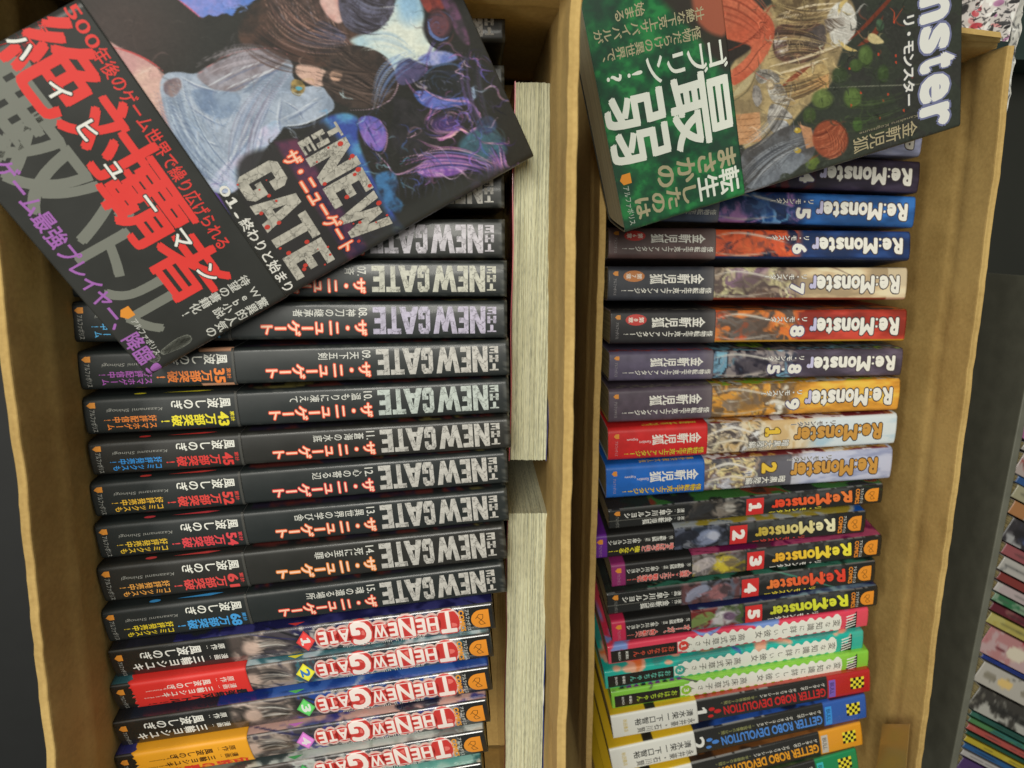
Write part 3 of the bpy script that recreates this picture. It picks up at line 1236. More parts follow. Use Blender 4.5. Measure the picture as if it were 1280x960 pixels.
for i, (row, lean, num, dc, nc, bandc, label) in enumerate(LC):
    m4, t = stand(row, 341, lean, 182, 128)
    t = max(10.5, min(16.5, t))
    hw = t / 2
    pal = COVERS[i]

    def paint(U, SS, hw=hw, pal=pal, i=i):
        p = Paint(U, SS, (34, 34, 32))
        p.art(56, 96, -hw - 1, hw + 1, [(44, 42, 40), (84, 74, 70), (160, 144, 134), (72, 66, 74)], .07, 20 + i, 3, 8)
        p.brush(120, 8, 720 + i, 57, 96, -hw, hw, .1, .35, .8, .8)
        p.ell(66, 0, 4.5, hw * .5, (226, 196, 180), 0, .5, .8)
        p.locks((68, hw * .2), (84, -hw * .1), hw * .6, 22, [(232, 228, 220), (70, 64, 62), (150, 140, 132), (40, 38, 38)], 730 + i, .1, .9, 1.2)
        p.art(86, 168, -hw - .5, hw + .5, [(44, 42, 42), (70, 66, 74), pal[1], (170, 166, 164), (60, 56, 56)], .12, 30 + i, 3, 22)
        # front face of the cover above the spine edge
        p.art(8, 182, hw + .8, hw + 40, pal, .045, 60 + i * 3, .4, 10, .6)
        p.mix(((SS > hw + .8) & (U < 30 + 10 * (i % 3))) * .9, pal[1] if i % 2 else (40, 40, 44))
        p.mix(((SS > hw - .25) & (SS < hw + .35)) * .35, (190, 190, 190))
        return p.c
    P = Print()
    big_shield(P, 175.2, 0, 4.4, hw * .66)
    P.fit('COMICS', 165.2, 167.8, -hw * .78, hw * .78, 'up', (236, 160, 50), .05)
    P.fit('アルファポリス', 168.4, 170.4, -hw * .78, hw * .78, 'up', (226, 226, 220), .01)
    # logo: white letters on a red cloud
    u = 164.0
    for ch, wd, hh in (('T', 8.6, .78), ('H', 6.2, .5), ('E', 5.2, .5), ('N', 8.2, .7), ('E', 5.0, .48), ('W', 7.4, .48), ('G', 10.5, .86), ('A', 6.0, .46), ('T', 4.8, .46), ('E', 4.8, .46)):
        P.disc(u - wd / 2, hw * .06, wd * .8, hw * min(.98, hh + .32), (226, 190, 182), -0.3 + .005 * u / 50, 14)
        P.disc(u - wd / 2, hw * .06, wd * .66, hw * (hh + .16), (206, 58, 54), 0.0, 16)
        P.disc(u - wd * .3, hw * (.1 + .3 * ((i + len(ch) + int(u)) % 3 - 1)), wd * .3, hw * .2, (236, 120, 112), .2, 10)
        for sy in (-1, 1):
            P.rect(u - wd + .7, u - .5, hw * (.06 + sy * hh) - .25, hw * (.06 + sy * hh) + .25, (244, 226, 220), 1.2)
        P.fit(ch, u - wd + .5, u - .3, hw * (.06 - hh), hw * (.06 + hh), '180', (250, 238, 232), .03 if ch != 'G' else .045, 1.5, out=(214, 74, 68), ow=.05)
        u -= wd
    P.vert('ザ・ニューゲート', 108, 148, -hw * .82, hw * .42, (30, 30, 30), .02, 2.5, out=(236, 236, 232), ow=.05)
    P.shape([(91.5 + 4.6, 0), (91.5, hw * .76), (91.5 - 4.6, 0), (91.5, -hw * .76)], dc, 0.4)
    P.shape([(91.5 + 3.9, 0), (91.5, hw * .64), (91.5 - 3.9, 0), (91.5, -hw * .64)], [min(255, q * 1.15 + 10) for q in dc], .8)
    P.fit(str(num), 89.3, 93.7, -hw * .34, hw * .34, 'up', nc, .04, 1.5)
    # cover diamond seen above the edge
    P.shape([(88, hw + 1.2), (92, hw + 3.2), (84, hw + 3.2)], dc, 1)
    Pb = None
    bb = None
    Pt = P if bandc is None else Print()
    ac = (238, 238, 230) if bandc is None else ((245, 225, 215) if i == 1 else (70, 40, 16))
    k = 0 if bandc is None else 7
    for (txt, sc, a1) in (('風波しのぎ', .45, 34), ('三輪ヨシユキ', -.3 if bandc is None else -.12, 40)):
        e = 43 + k * .6
        P_ = Pt
        P_.vert(txt, e - a1 * (.86 if bandc is None else .62), e, hw * sc, hw * (.6 if bandc is None else .42), ac, .02)
        P_.vert('原作:' if sc > 0 else '漫画:', e + 1, e + 11, hw * sc, hw * .4, ac, .01)
    shield(P, 4, hw * .5, 1.9, hw * .2)
    P.fit('アルファポリス', 3, 5.2, -hw * .86, hw * .22, 'up', (190, 190, 184), 0)
    if bandc is not None:
        wd = (30, 30, 30) if i == 1 else (222, 60, 40)
        Pt.vert('最強無双バトル!!' if i == 1 else '伝説の覇者!', 14, 62, -hw * .74, hw * .5, wd, .04)
        Pt.fit('Shinogi Kazanami', 16, 30, hw * .3, hw * .42, '180', ac, 0)
        Pt.fit('Yoshiyuki Miwa', 14, 28, -hw * .22, -hw * .1, '180', ac, 0)

        def bpt(U, SS, bandc=bandc):
            c = np.ones(U.shape + (3,)) * np.array(bandc, float)
            return c
        bb = (9.5, 64.5, bpt, lambda s_: 1.6 * (fbm(s_ * 1.3, s_ * 0 + 3, 9, 2) - .5) * 2)
        Pb = Pt
    make_book('manga_volume', label, 'book', 'comic volumes in the left box', m4, 182, t, 128, paint, P, M_GLOSS, bb, Pb, du=.9, fine=.7, r=1.8, bulge=.7, side=SIDE)
#PART2
# ------------------------------------------------------------------ two fat comics standing fore-edge up by the right wall of the left box
def fore_edge_book(label, x0, x1, y0, y1, ztop, H, cl, cr, seed):
    """x0..x1 thickness, y0..y1 length; pages upward, covers at both sides"""
    ex = np.array([0, -1.0, 0])
    ey = np.array([1.0, 0, 0])
    ez = np.array([0, 0, 1.0])
    L = y1 - y0
    t = x1 - x0
    m4 = frame(np.array([(x0 + x1) / 2, y1, ztop - H]), ex, ey, ez)
    root = empty('comic_book', m4, label, 'book', 'comics standing with their page edges up')
    r = random.Random(seed)
    hw = t / 2 - .5
    nv = 64
    zz = [H - .6 + r.uniform(-.25, .25) - .5 * abs(i / nv - .5) for i in range(nv + 1)]
    nu = 20
    verts = []
    for i in range(nu + 1):
        u = .4 + (L - .8) * i / nu
        verts.append((u, -hw, 0))
        for j in range(nv + 1):
            vv = -hw + 2 * hw * j / nv
            verts.append((u + (r.uniform(-.25, .25) if i in (0, nu) else 0), vv, zz[j] + .12 * math.sin(i * 1.3 + j)))
        verts.append((u, hw, 0))
    m = nv + 3
    faces = []
    for i in range(nu):
        for j in range(m - 1):
            a = i * m + j
            faces.append((a, a + m, a + m + 1, a + 1))
    faces.append(tuple(range(m)))
    faces.append(tuple(range(nu * m, (nu + 1) * m))[::-1])
    mesh_obj('page_block', verts, faces, M_PAGE_MANGA, root)
    for sgn, c in ((-1, cl), (1, cr)):
        va = sgn * (t / 2)
        vb = sgn * (t / 2 - .42)
        n = 40
        verts = []
        cols = []
        for i in range(n + 1):
            u = L * i / n
            wv = .25 * math.sin(i * .4 + seed)
            for (vv, zz_) in ((va + wv, 0), (va + wv, H - 1.0), (va + wv * 1.2, H), (vb + wv * 1.2, H), (vb + wv, 0)):
                verts.append((u, vv, zz_))
                k = c(u / L) if callable(c) else c
                cols.append(k)
        faces = []
        for i in range(n):
            for j in range(4):
                a = i * 5 + j
                q = (a, a + 5, a + 6, a + 1)
                faces.append(q if sgn < 0 else q[::-1])
        faces += [(0, 1, 2, 3, 4), tuple(range(n * 5, n * 5 + 5))[::-1]]
        mesh_obj('cover', verts, faces, M_GLOSS, root, np.array(cols, float))
    return root


fore_edge_book('thick comic stood page edges up beside the black novels, pink cover edge', 18.3, 36.6, -107.5, 66, -16, 112,
               (206, 96, 104), lambda q: (200, 110, 90) if q < .55 else (66, 64, 110), 1)
fore_edge_book('thicker comic stood page edges up with a blue and white cover edge', 17.5, 38.0, -310, -134, -16, 112,
               (92, 26, 28), lambda q: (40, 60, 130) if int(q * 26) % 7 else (220, 220, 224), 2)

# ------------------------------------------------------------------ right box: paperbacks
RH = 470
RN = [
    # row, number, background, art palette, band colour, badge, label, lean, title colours
    ((762, 92, 134, 1158, 116, 152), '2', (150, 150, 190), [(150, 160, 200), (190, 200, 230), (90, 100, 150)], (96, 90, 96), None, 'lilac spine wholly under the tilted green-banded book', -3),
    ((762, 138, 178, 1155, 156, 196), '3', (184, 192, 232), [(150, 160, 210), (190, 200, 236), (220, 225, 240)], (96, 90, 96), None, 'pale blue spine peeping out beneath the tilted green-banded book', -3),
    ((763, 184, 226, 1151, 202, 241), '4', (46, 38, 58), [(46, 38, 58), (100, 40, 44), (30, 26, 44)], (58, 50, 62), '第4章', 'near-black violet spine just below the pale blue one', -4),
    ((763, 232, 274, 1143, 246, 284), '5', (36, 92, 160), [(30, 80, 150), (110, 160, 214), (20, 50, 100), (170, 120, 180)], (84, 96, 120), '第5章', 'blue spine with a white number 5', -3),
    ((760, 285, 321, 1137, 288, 326), '6', (28, 56, 108), [(24, 34, 66), (226, 92, 50), (230, 104, 56), (26, 36, 70), (120, 50, 50)], (96, 74, 72), '第6章', 'blue and orange spine with a white number 6', -8),
    ((758, 333, 376, 1134, 335, 374), '7', (216, 190, 150), [(120, 96, 84), (170, 150, 130), (96, 80, 76), (206, 196, 150), (140, 110, 130)], (52, 54, 62), '第7章', 'cream spine with a white number 7', -3),
    ((763, 388, 430, 1131, 387, 426), '8', (176, 58, 44), [(226, 106, 50), (230, 130, 60), (96, 80, 70), (120, 110, 104), (220, 90, 50)], (44, 42, 44), '第8章', 'dark red and orange spine with a white number 8', 0),
    ((762, 440, 477, 1126, 436, 469), '8・5', (82, 72, 88), [(70, 62, 76), (120, 170, 196), (40, 36, 50), (150, 140, 140), (50, 60, 80)], (92, 84, 106), None, 'dusky purple spine numbered 8.5 with an icy blue picture', 2),
    ((760, 487, 529, 1124, 474, 512), '9', (228, 160, 60), [(150, 130, 110), (228, 160, 66), (120, 96, 70), (222, 214, 196), (232, 166, 60)], (88, 76, 88), None, 'amber spine with a white number 9', 4),
]
W_ = (240, 238, 228)


def block_title(P, u0, u1, s0, s1, col, out, last=None, layer=1):
    parts = [('R', 1.25, 1), ('e', 1.05, .74), (':', .5, .74), ('M', 1.6, 1), ('o', 1.05, .74), ('n', 1.05, .74), ('s', .95, .74), ('t', .78, .92), ('e', 1.05, .74), ('r', .8, .74)]
    tot = sum(q[1] for q in parts)
    u = u1
    for i_, (ch, wd, hgt) in enumerate(parts):
        w_ = wd / tot * (u1 - u0)
        top = s1 - (s1 - s0) * hgt
        c = last if (last is not None and i_ == 9) else col
        if ch == ':':
            for ss in (s1 - (s1 - s0) * .1, s1 - (s1 - s0) * .5):
                P.disc(u - w_ / 2, ss, w_ * .42, w_ * .42, out, layer - .5, 8)
                P.disc(u - w_ / 2, ss, w_ * .27, w_ * .27, c, layer + .1, 8)
        else:
            P.fit(ch, u - w_ + .12, u - .12, top, s1, '180', c, .05, layer + .01 * i_, out=out, ow=.05)
        u -= w_


def novel2(t, num, badge):
    P = Print()
    hw = t / 2
    block_title(P, 125.8, 183.4, -hw * .60, hw * .50, W_, (66, 56, 62), (200, 196, 228))
    n = len(num)
    if n == 1:
        P.fit(num, 113.6, 122.8, -hw * .66, hw * .04, 'up', W_, .05, 1.4, out=(90, 84, 120), ow=.05)
    else:
        P.fit('8', 114, 122.8, -hw * .7, hw * .0, 'up', W_, .05, 1.4, out=(90, 84, 120), ow=.05)
        P.disc(111, -hw * .36, 1.0, .8, W_, 1.5, 8)
        P.fit('5', 100.6, 109, -hw * .7, hw * .0, 'up', W_, .05, 1.4, out=(90, 84, 120), ow=.05)
    P.vert('リ・モンスター', 97, 124.4, hw * .42, hw * .4, W_, .02, 1.4, out=(80, 70, 80), ow=.04)
    Pb = Print()
    Pb.vert('金斬児狐', 25.5, 59.5, hw * .28, hw * .62, W_, .022)
    Pb.vert('怪物転生下克上ファンタジー!', 8, 64.5, -hw * .42, hw * .36, W_, .02)
    if badge:
        c = (206, 60, 52) if badge[1] in '68' else (206, 128, 62)
        Pb.disc(16, hw * .44, 6.6, hw * .34, c, .6, 20)
        Pb.vert(badge, 11, 21, hw * .44, hw * .36, (250, 240, 225), .018)
        Pb.shape([(0, 0)] * 3, c, 0)
    shield(Pb, 4.6, hw * .6, 1.7, hw * .13)
    Pb.fit('アルファポリス', 3.4, 5.4, -hw * .7, hw * .3, 'up', (170, 166, 166), 0)
    return P, Pb


for i, (row, num, bg, pal, bcol, badge, label, lean) in enumerate(RN):
    m4, t = stand(row, RH, lean, 188, 128)
    t = max(16, min(22.5, t))
    hw = t / 2

    def paint(U, SS, hw=hw, bg=bg, pal=pal, i=i):
        p = Paint(U, SS, bg)
        k = (fbm(U * .05, SS * .16, 70 + i, 4) - .5) * 3
        p.mix(np.clip(k, 0, .5), [min(255, q * 1.35 + 20) for q in bg])
        p.mix(np.clip(-k, 0, .5), [q * .6 for q in bg])
        p.art(58, 118 if i > 2 else 122, -hw - 20, hw + 20, pal, .055, 80 + i * 2, 6, 12)
        p.brush(170, 10, 740 + i, 62, 118, -hw, hw, .09, .4, .8, 1.0)
        # figures reduced to loose shapes
        p.ell(90, 0, 11, hw * .6, pal[2 % len(pal)], 10, .3, .6)
        p.curve([(66, hw * .5), (80, hw * .75), (98, hw * .45), (110, hw * .1)], 1.3, (228, 222, 210), .8)
        p.curve([(64, -hw * .6), (82, -hw * .8), (104, -hw * .5)], 1.1, (210, 200, 186), .7)
        if num == '6':
            p.mix((SS < -hw * .85) * 1.0, (20, 44, 86))
        if num == '7':
            p.mix((SS < -hw * .86) * 1.0, (150, 66, 46))
            p.mix((U > 176) * .6, (236, 222, 190))
        if num == '8':
            p.mix((SS < -hw * .88) * 1.0, (216, 160, 50))
        p.art(66, 188, hw + .6, hw + 30, [[min(255, q * .9) for q in c] for c in pal] + [(150, 190, 60)] * (i in (7, 8)), .08, 120 + i, .5, 8, .6)
        return p.c

    P, Pb = novel2(t, num, badge)

    def bp(U, SS, bcol=bcol, i=i, hw=hw):
        c = np.ones(U.shape + (3,)) * np.array(bcol, float)
        c = c * (.86 + .3 * fbm(U * .25, SS * .25, 90 + i))[..., None]
        k = np.clip((U - 56) / 9, 0, 1)[..., None] * .45
        c = c * (1 - k) + np.array([150, 140, 134.]) * k
        e = (SS > hw + .8) & (SS < hw + 6) & (fbm(U * .5, SS * .9, i) > .56)
        c[e] = (180, 60, 50) if i in (7,) else (128, 122, 108)
        return np.clip(c, 0, 255)
    pb = (0, 66, bp, None)
    make_book('light_novel', label, 'book', 'thick paperbacks spine up in the right box', m4, 188, t, 128, paint, P, M_BAND, pb, Pb,
              du=.9, fine=1.0, r=2.6, bulge=.9, side=[1.2, 2.6, 4.5, 7, 10, 15, 22, 35, 60, 95])

GN = [
    ((758, 536, 577, 1121, 518, 554), '1', (218, 228, 232), [(214, 182, 130), (232, 214, 180), (90, 80, 78), (236, 236, 236)], (214, 42, 42), 'white and gold spine with a gold 1 and a red band'),
    ((756, 582, 625, 1115, 561, 597), '2', (196, 200, 222), [(196, 196, 206), (120, 100, 96), (228, 206, 150), (80, 78, 86)], (30, 104, 196), 'white and gold spine with a gold 2 and a blue band'),
]
for i, (row, num, bg, pal, bcol, label) in enumerate(GN):
    m4, t = stand(row, RH, 6, 188, 128)
    t = max(16, min(22.5, t))
    hw = t / 2

    def paint(U, SS, hw=hw, bg=bg, pal=pal, i=i):
        p = Paint(U, SS, bg)
        k = (fbm(U * .06, SS * .16, 170 + i, 4) - .5) * 3
        p.mix(np.clip(k, 0, .6), (150, 190, 214) if i == 0 else (120, 130, 170))
        p.art(96, 130, -hw * 3, hw * 3, [bg, pal[0], pal[1]], .07, 175 + i, 14, 3)
        if i:
            p.mix(((U > 96) & (U < 122) & (SS < hw)) * .8, (84, 82, 90))
        p.art(62, 98, -hw - 1, hw + 1, pal, .1, 180 + i * 2, 3, 18)
        p.brush(150, 9, 760 + i, 63, 98, -hw, hw, .1, .35, .8, 1.0)
        p.curve([(64, hw * .3), (80, hw * .7), (96, hw * .2)], 1.6, (238, 234, 226))
        p.curve([(64, -hw * .4), (82, -hw * .1), (96, -hw * .5)], 1.6, (238, 228, 206))
        p.art(66, 186, hw + .6, hw + 30, [(228, 216, 200), (190, 140, 70), (120, 40, 44), (236, 226, 226)], .09, 190 + i, .5, 6, .6)
        return p.c
    P = Print()
    block_title(P, 120.5, 178.5, -hw * .55, hw * .48, (206, 152, 70), (62, 48, 40))
    P.vert('リ・モンスター', 118, 148, hw * .68, hw * .34, (44, 42, 44), .02, 2, out=(230, 226, 220), ow=.05)
    P.fit(num, 101.5, 111.5, -hw * .05, hw * .62, 'up', (236, 196, 66), .06, 1.4, out=(80, 60, 36), ow=.05)
    P.vert('暗黒大陸編', 91, 118, -hw * .48, hw * .46, (238, 236, 228), .02, 1.4, out=(30, 30, 34), ow=.06)
    P.fit('THE DARK CONTINENT', 92, 117, -hw * .84, -hw * .73, '180', (60, 56, 56), 0)
    Pb = Print()
    Pb.vert('金斬児狐', 28, 60, hw * .22, hw * .66, W_, .022)
    Pb.fit('Kanekiru', 20, 27.5, hw * .02, hw * .2, '180', (232, 220, 220), .01)
    Pb.fit('Kogitsune', 12, 19, hw * .22, hw * .4, '180', (232, 220, 220), .01)
    Pb.vert('怪物転生下克上ファンタジー!', 10, 62, -hw * .6, hw * .44, (240, 206, 60), .02, 1, out=(60, 30, 30), ow=.03)
    Pb.vert('累計突破大人気' if i else '最新刊', 22, 58, hw + 3.0, 3.4, (230, 200, 70), .02)
    shield(Pb, 5.4, hw * .55, 1.7, hw * .14)
    Pb.fit('アルファポリス', 4.4, 6.4, -hw * .7, hw * .25, 'up', (200, 170, 176), 0)

    def bp(U, SS, bcol=bcol, i=i):
        c = np.ones(U.shape + (3,)) * np.array(bcol, float)
        return np.clip(c * (.9 + .2 * fbm(U * .2, SS * .2, 96 + i))[..., None], 0, 255)
    make_book('light_novel', label, 'book', 'thick paperbacks spine up in the right box', m4, 188, t, 128, paint, P, M_BAND, (0, 64, bp, None), Pb,
              du=.9, fine=1.0, r=3.0, bulge=1.0, side=[1.2, 2.6, 4.5, 7, 10, 15, 22, 35, 60, 95])

# ------------------------------------------------------------------ right box: comics
RC = [
    ((760, 636, 665, 1103, 607, 627), 1, ((236, 70, 42), (240, 130, 60)), None, [(70, 62, 56), (140, 130, 120), (50, 50, 52), (190, 186, 178)], [(70, 50, 40), (130, 60, 40), (60, 110, 50), (40, 40, 40)], (240, 224, 70), 'manga spine with red brush title, red square 1, whole black author end'),
    ((743, 668, 701, 1079, 642, 664), 2, ((196, 170, 60), (238, 232, 190)), (108, 40, 150), [(60, 74, 100), (140, 150, 180), (30, 32, 44), (200, 204, 220)], [(20, 70, 160), (30, 90, 180), (180, 186, 190), (180, 160, 60)], (214, 70, 60), 'manga spine with pale yellow brush title, red square 2 and purple end'),
    ((763, 705, 736, 1102, 671, 694), 3, ((240, 176, 50), (244, 232, 70)), (150, 46, 110), [(130, 114, 92), (226, 204, 60), (190, 180, 180), (110, 96, 84)], [(150, 40, 90), (190, 80, 120), (120, 30, 80), (90, 60, 70)], (236, 234, 226), 'manga spine with bright yellow brush title, red square 3 and magenta end'),
    ((757, 742, 771, 1095, 702, 727), 4, ((240, 130, 60), (232, 70, 50)), None, [(70, 40, 44), (170, 110, 112), (150, 156, 180), (60, 50, 54)], [(40, 70, 50), (60, 120, 100), (30, 40, 34), (110, 100, 80)], (236, 214, 70), 'manga spine with orange-red brush title and red square 4'),
    ((765, 777, 804, 1096, 734, 757), 5, ((206, 210, 60), (230, 234, 60)), (204, 44, 84), [(196, 60, 56), (210, 206, 210), (120, 150, 80), (90, 60, 90)], [(50, 50, 110), (40, 44, 90), (150, 180, 190), (110, 170, 70)], (236, 234, 226), 'manga spine with lime yellow brush title, red square 5 and crimson end'),
]
BT = [None, ('喰えば喰うほど', '強くなる!!'), ('人間軍vsエルフ', '戦争激化!!'), None, ('オーガ、', '人間に転生へ!!')]
for i, (row, num, tc_, endc, pal, cov, sub, label) in enumerate(RC):
    lean = 10
    m4, t = stand(row, RH, lean, 182, 128)
    t = max(12.5, min(19, t))
    hw = t / 2

    def paint(U, SS, hw=hw, pal=pal, i=i, cov=cov):
        p = Paint(U, SS, (32, 32, 30))
        p.art(50, 90, -hw - 1, hw + 1, [tuple(.6 * q for q in c) for c in pal], .06, 220 + i * 3, 1.5, 6)
        p.ell(76, 0, 8, hw * .7, pal[1], 12, .3, .9)
        p.ell(80, hw * .1, 4.5, hw * .4, pal[3], -20, .4, .8)
        p.poly([(52, -hw * .8), (64, -hw * .2), (72, hw * .3), (66, hw * .9), (54, hw * .4)], pal[2], .9, .6)
        p.brush(110, 7, 700 + i, 51, 89, -hw, hw, .12, .35, .8, .8)
        p.art(90, 160, hw * .3, hw, [(44, 44, 42), (70, 72, 72), (50, 50, 50)], .1, 233 + i, 3, 3)
        p.art(0, 182, hw + .6, hw + 40, cov, .035, 240 + i * 2, .4, 10, .5)
        p.mix(((SS > hw + .6) & (U < 28)) * .9, (44, 46, 44))
        p.mix(((SS > hw - .15) & (SS < hw + .5) & (fbm(U * .2, U * 0, i) > .45)) * .4, (200, 200, 200))
        return p.c
    P = Print()
    big_shield(P, 174.6, 0, 4.6, hw * .66)
    P.fit('COMICS', 163.8, 166.6, -hw * .76, hw * .76, 'up', (228, 140, 50), .05)
    P.fit('アルファポリス', 167, 169.2, -hw * .76, hw * .76, 'up', (220, 220, 214), .015)
    cs = 'Re:Monster'
    us = [153.5, 148.3, 146.2, 136.8, 131.0, 125.2, 121.0, 116.8, 111.8, 107.4]
    ws = [7.6, 5.0, 1.8, 9.2, 5.6, 5.6, 4.2, 4.0, 4.6, 4.4]
    for j, ch in enumerate(cs):
        q = j / 9
        c = [tc_[1][a] * (1 - q) + tc_[0][a] * q for a in range(3)]
        hgt = {0: .74, 3: .72}.get(j, .5)
        P.fit(ch, us[j], us[j] + ws[j], hw * (.08 - hgt * .8), hw * (.08 + hgt * .8), '180', c, .04, 1, out=(24, 22, 20), ow=.03, shear=-.12)
    P.vert('リ・モンスター', 106, 142, -hw * .76, hw * .34, sub, .03, 1.2)
    P.rect(91, 102.5, -hw * .86, hw * .8, (214, 50, 48), .6)
    P.fit(str(num), 92.5, 101, -hw * .5, hw * .46, 'up', (250, 244, 236), .06, 1.2)
    Pb = None
    bb = None
    if endc is None:
        P.vert('小早川ハルヨシ', 10, 42, hw * .34, hw * .56, (236, 236, 228), .026)
        P.vert('漫画:', 42.5, 50, hw * .34, hw * .44, (236, 236, 228), .01)
        P.vert('金斬児狐', 22, 42, -hw * .44, hw * .54, (236, 236, 228), .022)
        P.vert('原作:', 42.5, 50, -hw * .44, hw * .42, (236, 236, 228), .01)
        P.rect(0, 50, -hw * .1, -hw * .04, (110, 110, 104), .5)
        shield(P, 5.6, hw * .6, 2.0, hw * .2)
        P.fit('アルファポリス', 4.6, 7.0, -hw * .8, hw * .3, 'up', (160, 160, 154), 0)
    else:
        Pb = Print()
        Pb.vert('小早川ハルヨシ', 10, 32, hw * .36, hw * .42, (236, 236, 228), .02)
        Pb.vert('漫画:', 33, 38, hw * .36, hw * .3, (236, 236, 228), .0)
        Pb.vert('金斬児狐', 39, 48.5, hw * .36, hw * .42, (236, 236, 228), .02)
        Pb.vert('原作:', 49, 53, hw * .36, hw * .3, (236, 236, 228), .0)
        a, b_ = BT[i]
        Pb.vert(a, 32, 53.5, -hw * .42, hw * .62, (226, 66, 56), .02, 1, out=(244, 214, 206), ow=.05)
        Pb.vert(b_, 10, 31, -hw * .42, hw * .62, (240, 226, 60) if i == 1 else (226, 66, 56), .03, 1, out=(40, 36, 30) if i == 1 else (244, 214, 206), ow=.04)
        shield(Pb, 4.6, hw * .5, 2.0, hw * .2)
        Pb.fit('アルファポリス', 3.6, 6.0, -hw * .8, hw * .2, 'up', (190, 150, 170), 0)

        def bp(U, SS, endc=endc):
            c = np.ones(U.shape + (3,)) * np.array((34, 33, 32), float)
            c[U < 9.5] = endc
            return c
        bb = (0, 54, bp, None)
    make_book('manga_volume', label, 'book', 'fantasy comic volumes in the right box', m4, 182, t, 128, paint, P, M_GLOSS, bb, Pb,
              du=.9, fine=.8, r=1.9, bulge=.7, side=SIDE)

# pink, teal and green scalloped volumes
PV = [
    ((759, 812, 834, 1088, 762, 786), 1, (232, 78, 100), [(240, 206, 80), (232, 62, 92), (232, 62, 92), (236, 70, 96), (130, 160, 226), (226, 60, 90)], (226, 70, 60), (226, 90, 66), 'pink spine with a white scalloped title strip'),
    ((754, 843, 866, 1083, 791, 813), 2, (50, 186, 168), [(70, 100, 180), (34, 186, 170), (60, 160, 150), (34, 186, 170), (236, 180, 150), (232, 130, 70)], (70, 176, 160), (110, 200, 180), 'teal spine with a white scalloped title strip'),
    ((762, 868, 891, 1090, 816, 837), 3, (140, 210, 70), [(60, 50, 70), (140, 210, 70), (150, 216, 80), (140, 210, 70), (176, 140, 140)], (150, 204, 60), (190, 220, 60), 'lime green spine with a white scalloped title strip'),
]
for i, (row, num, bg, pal, cc, ac, label) in enumerate(PV):
    m4, t = stand(row, RH, 12, 180, 128)
    t = max(11, min(17, t))
    hw = t / 2

    def paint(U, SS, hw=hw, pal=pal, bg=bg, i=i):
        p = Paint(U, SS, bg)
        p.art(0, 180, hw * .5, hw + 40, pal, .03, 300 + i * 4, .4, 5, .6)
        if i == 2:
            for k in range(9):
                p.poly([(6 + k * 5, hw + .8), (10 + k * 5, hw + .8), (8.5 + k * 5, hw + 5 + k % 2 * 2)], (120, 44, 130) if k % 3 else (40, 36, 30), 1, .3)
        p.mix((U > 171) * .9, bg)
        return p.c
    P = Print()
    ttl = '変な知識に詳しい彼女　高床式草子さん'
    n = len(ttl)
    u1 = 161.0
    adv = 6.0
    P.rect(u1 - adv * n - 2, u1, -hw * .72, hw * .6, (238, 238, 226), .3)
    for k in range(n):
        P.disc(u1 - (k + .5) * adv, -hw * .04, 3.5, hw * (.86 if k % 3 else .94), (238, 238, 226), .5 + .01 * k, 14)
    for k, ch in enumerate(ttl):
        if ch != '　':
            sc = .8 if ch in 'なにしいさん' else 1.05
            P.vert(ch, u1 - (k + .5 + .42 * sc) * adv, u1 - (k + .5 - .42 * sc) * adv, -hw * .04, hw * .78 * sc, (96, 92, 84), .006, 1.4)
    P.rect(48, 60, -hw * .6, hw * .46, (238, 238, 226), .3)
    P.disc(52, -hw * .04, 3.6, hw * .52, cc, .9, 18)
    P.fit(str(num), 50.3, 53.7, -hw * .24, hw * .16, 'up', (245, 240, 230), .02, 1.6)
    P.rect(2, 47.5, -hw * .8, hw * .5, (38, 34, 30), .5)
    P.vert('おはなちゃん', 17, 46, -hw * .15, hw * .66, ac, .01)
    P.fit('新潮社', 12, 14, -hw * .6, hw * .3, 'up', (236, 236, 228), .02)
    P.fit('BUNCH', 7, 8.6, -hw * .6, hw * .3, 'up', (220, 220, 214), .02)
    z = [(164, -hw * .8), (166, hw * .1), (168.5, -hw * .5), (170.5, hw * .7), (172, hw * .9), (172, -hw * .9)]
    P.shape(z, (34, 32, 30), .6)
    for k in range(5):
        P.shape([(164.5, -hw * .7 + k * hw * .3), (171.5, -hw * .45 + k * hw * .28), (171.2, -hw * .55 + k * hw * .28), (165, -hw * .82 + k * hw * .3)], (240, 238, 230), .9)
    make_book('manga_volume', label, 'book', 'scalloped comic volumes in the right box', m4, 180, t, 126, paint, P, M_GLOSS, None, None,
              du=.9, fine=.8, r=1.8, bulge=.6, side=SIDE)

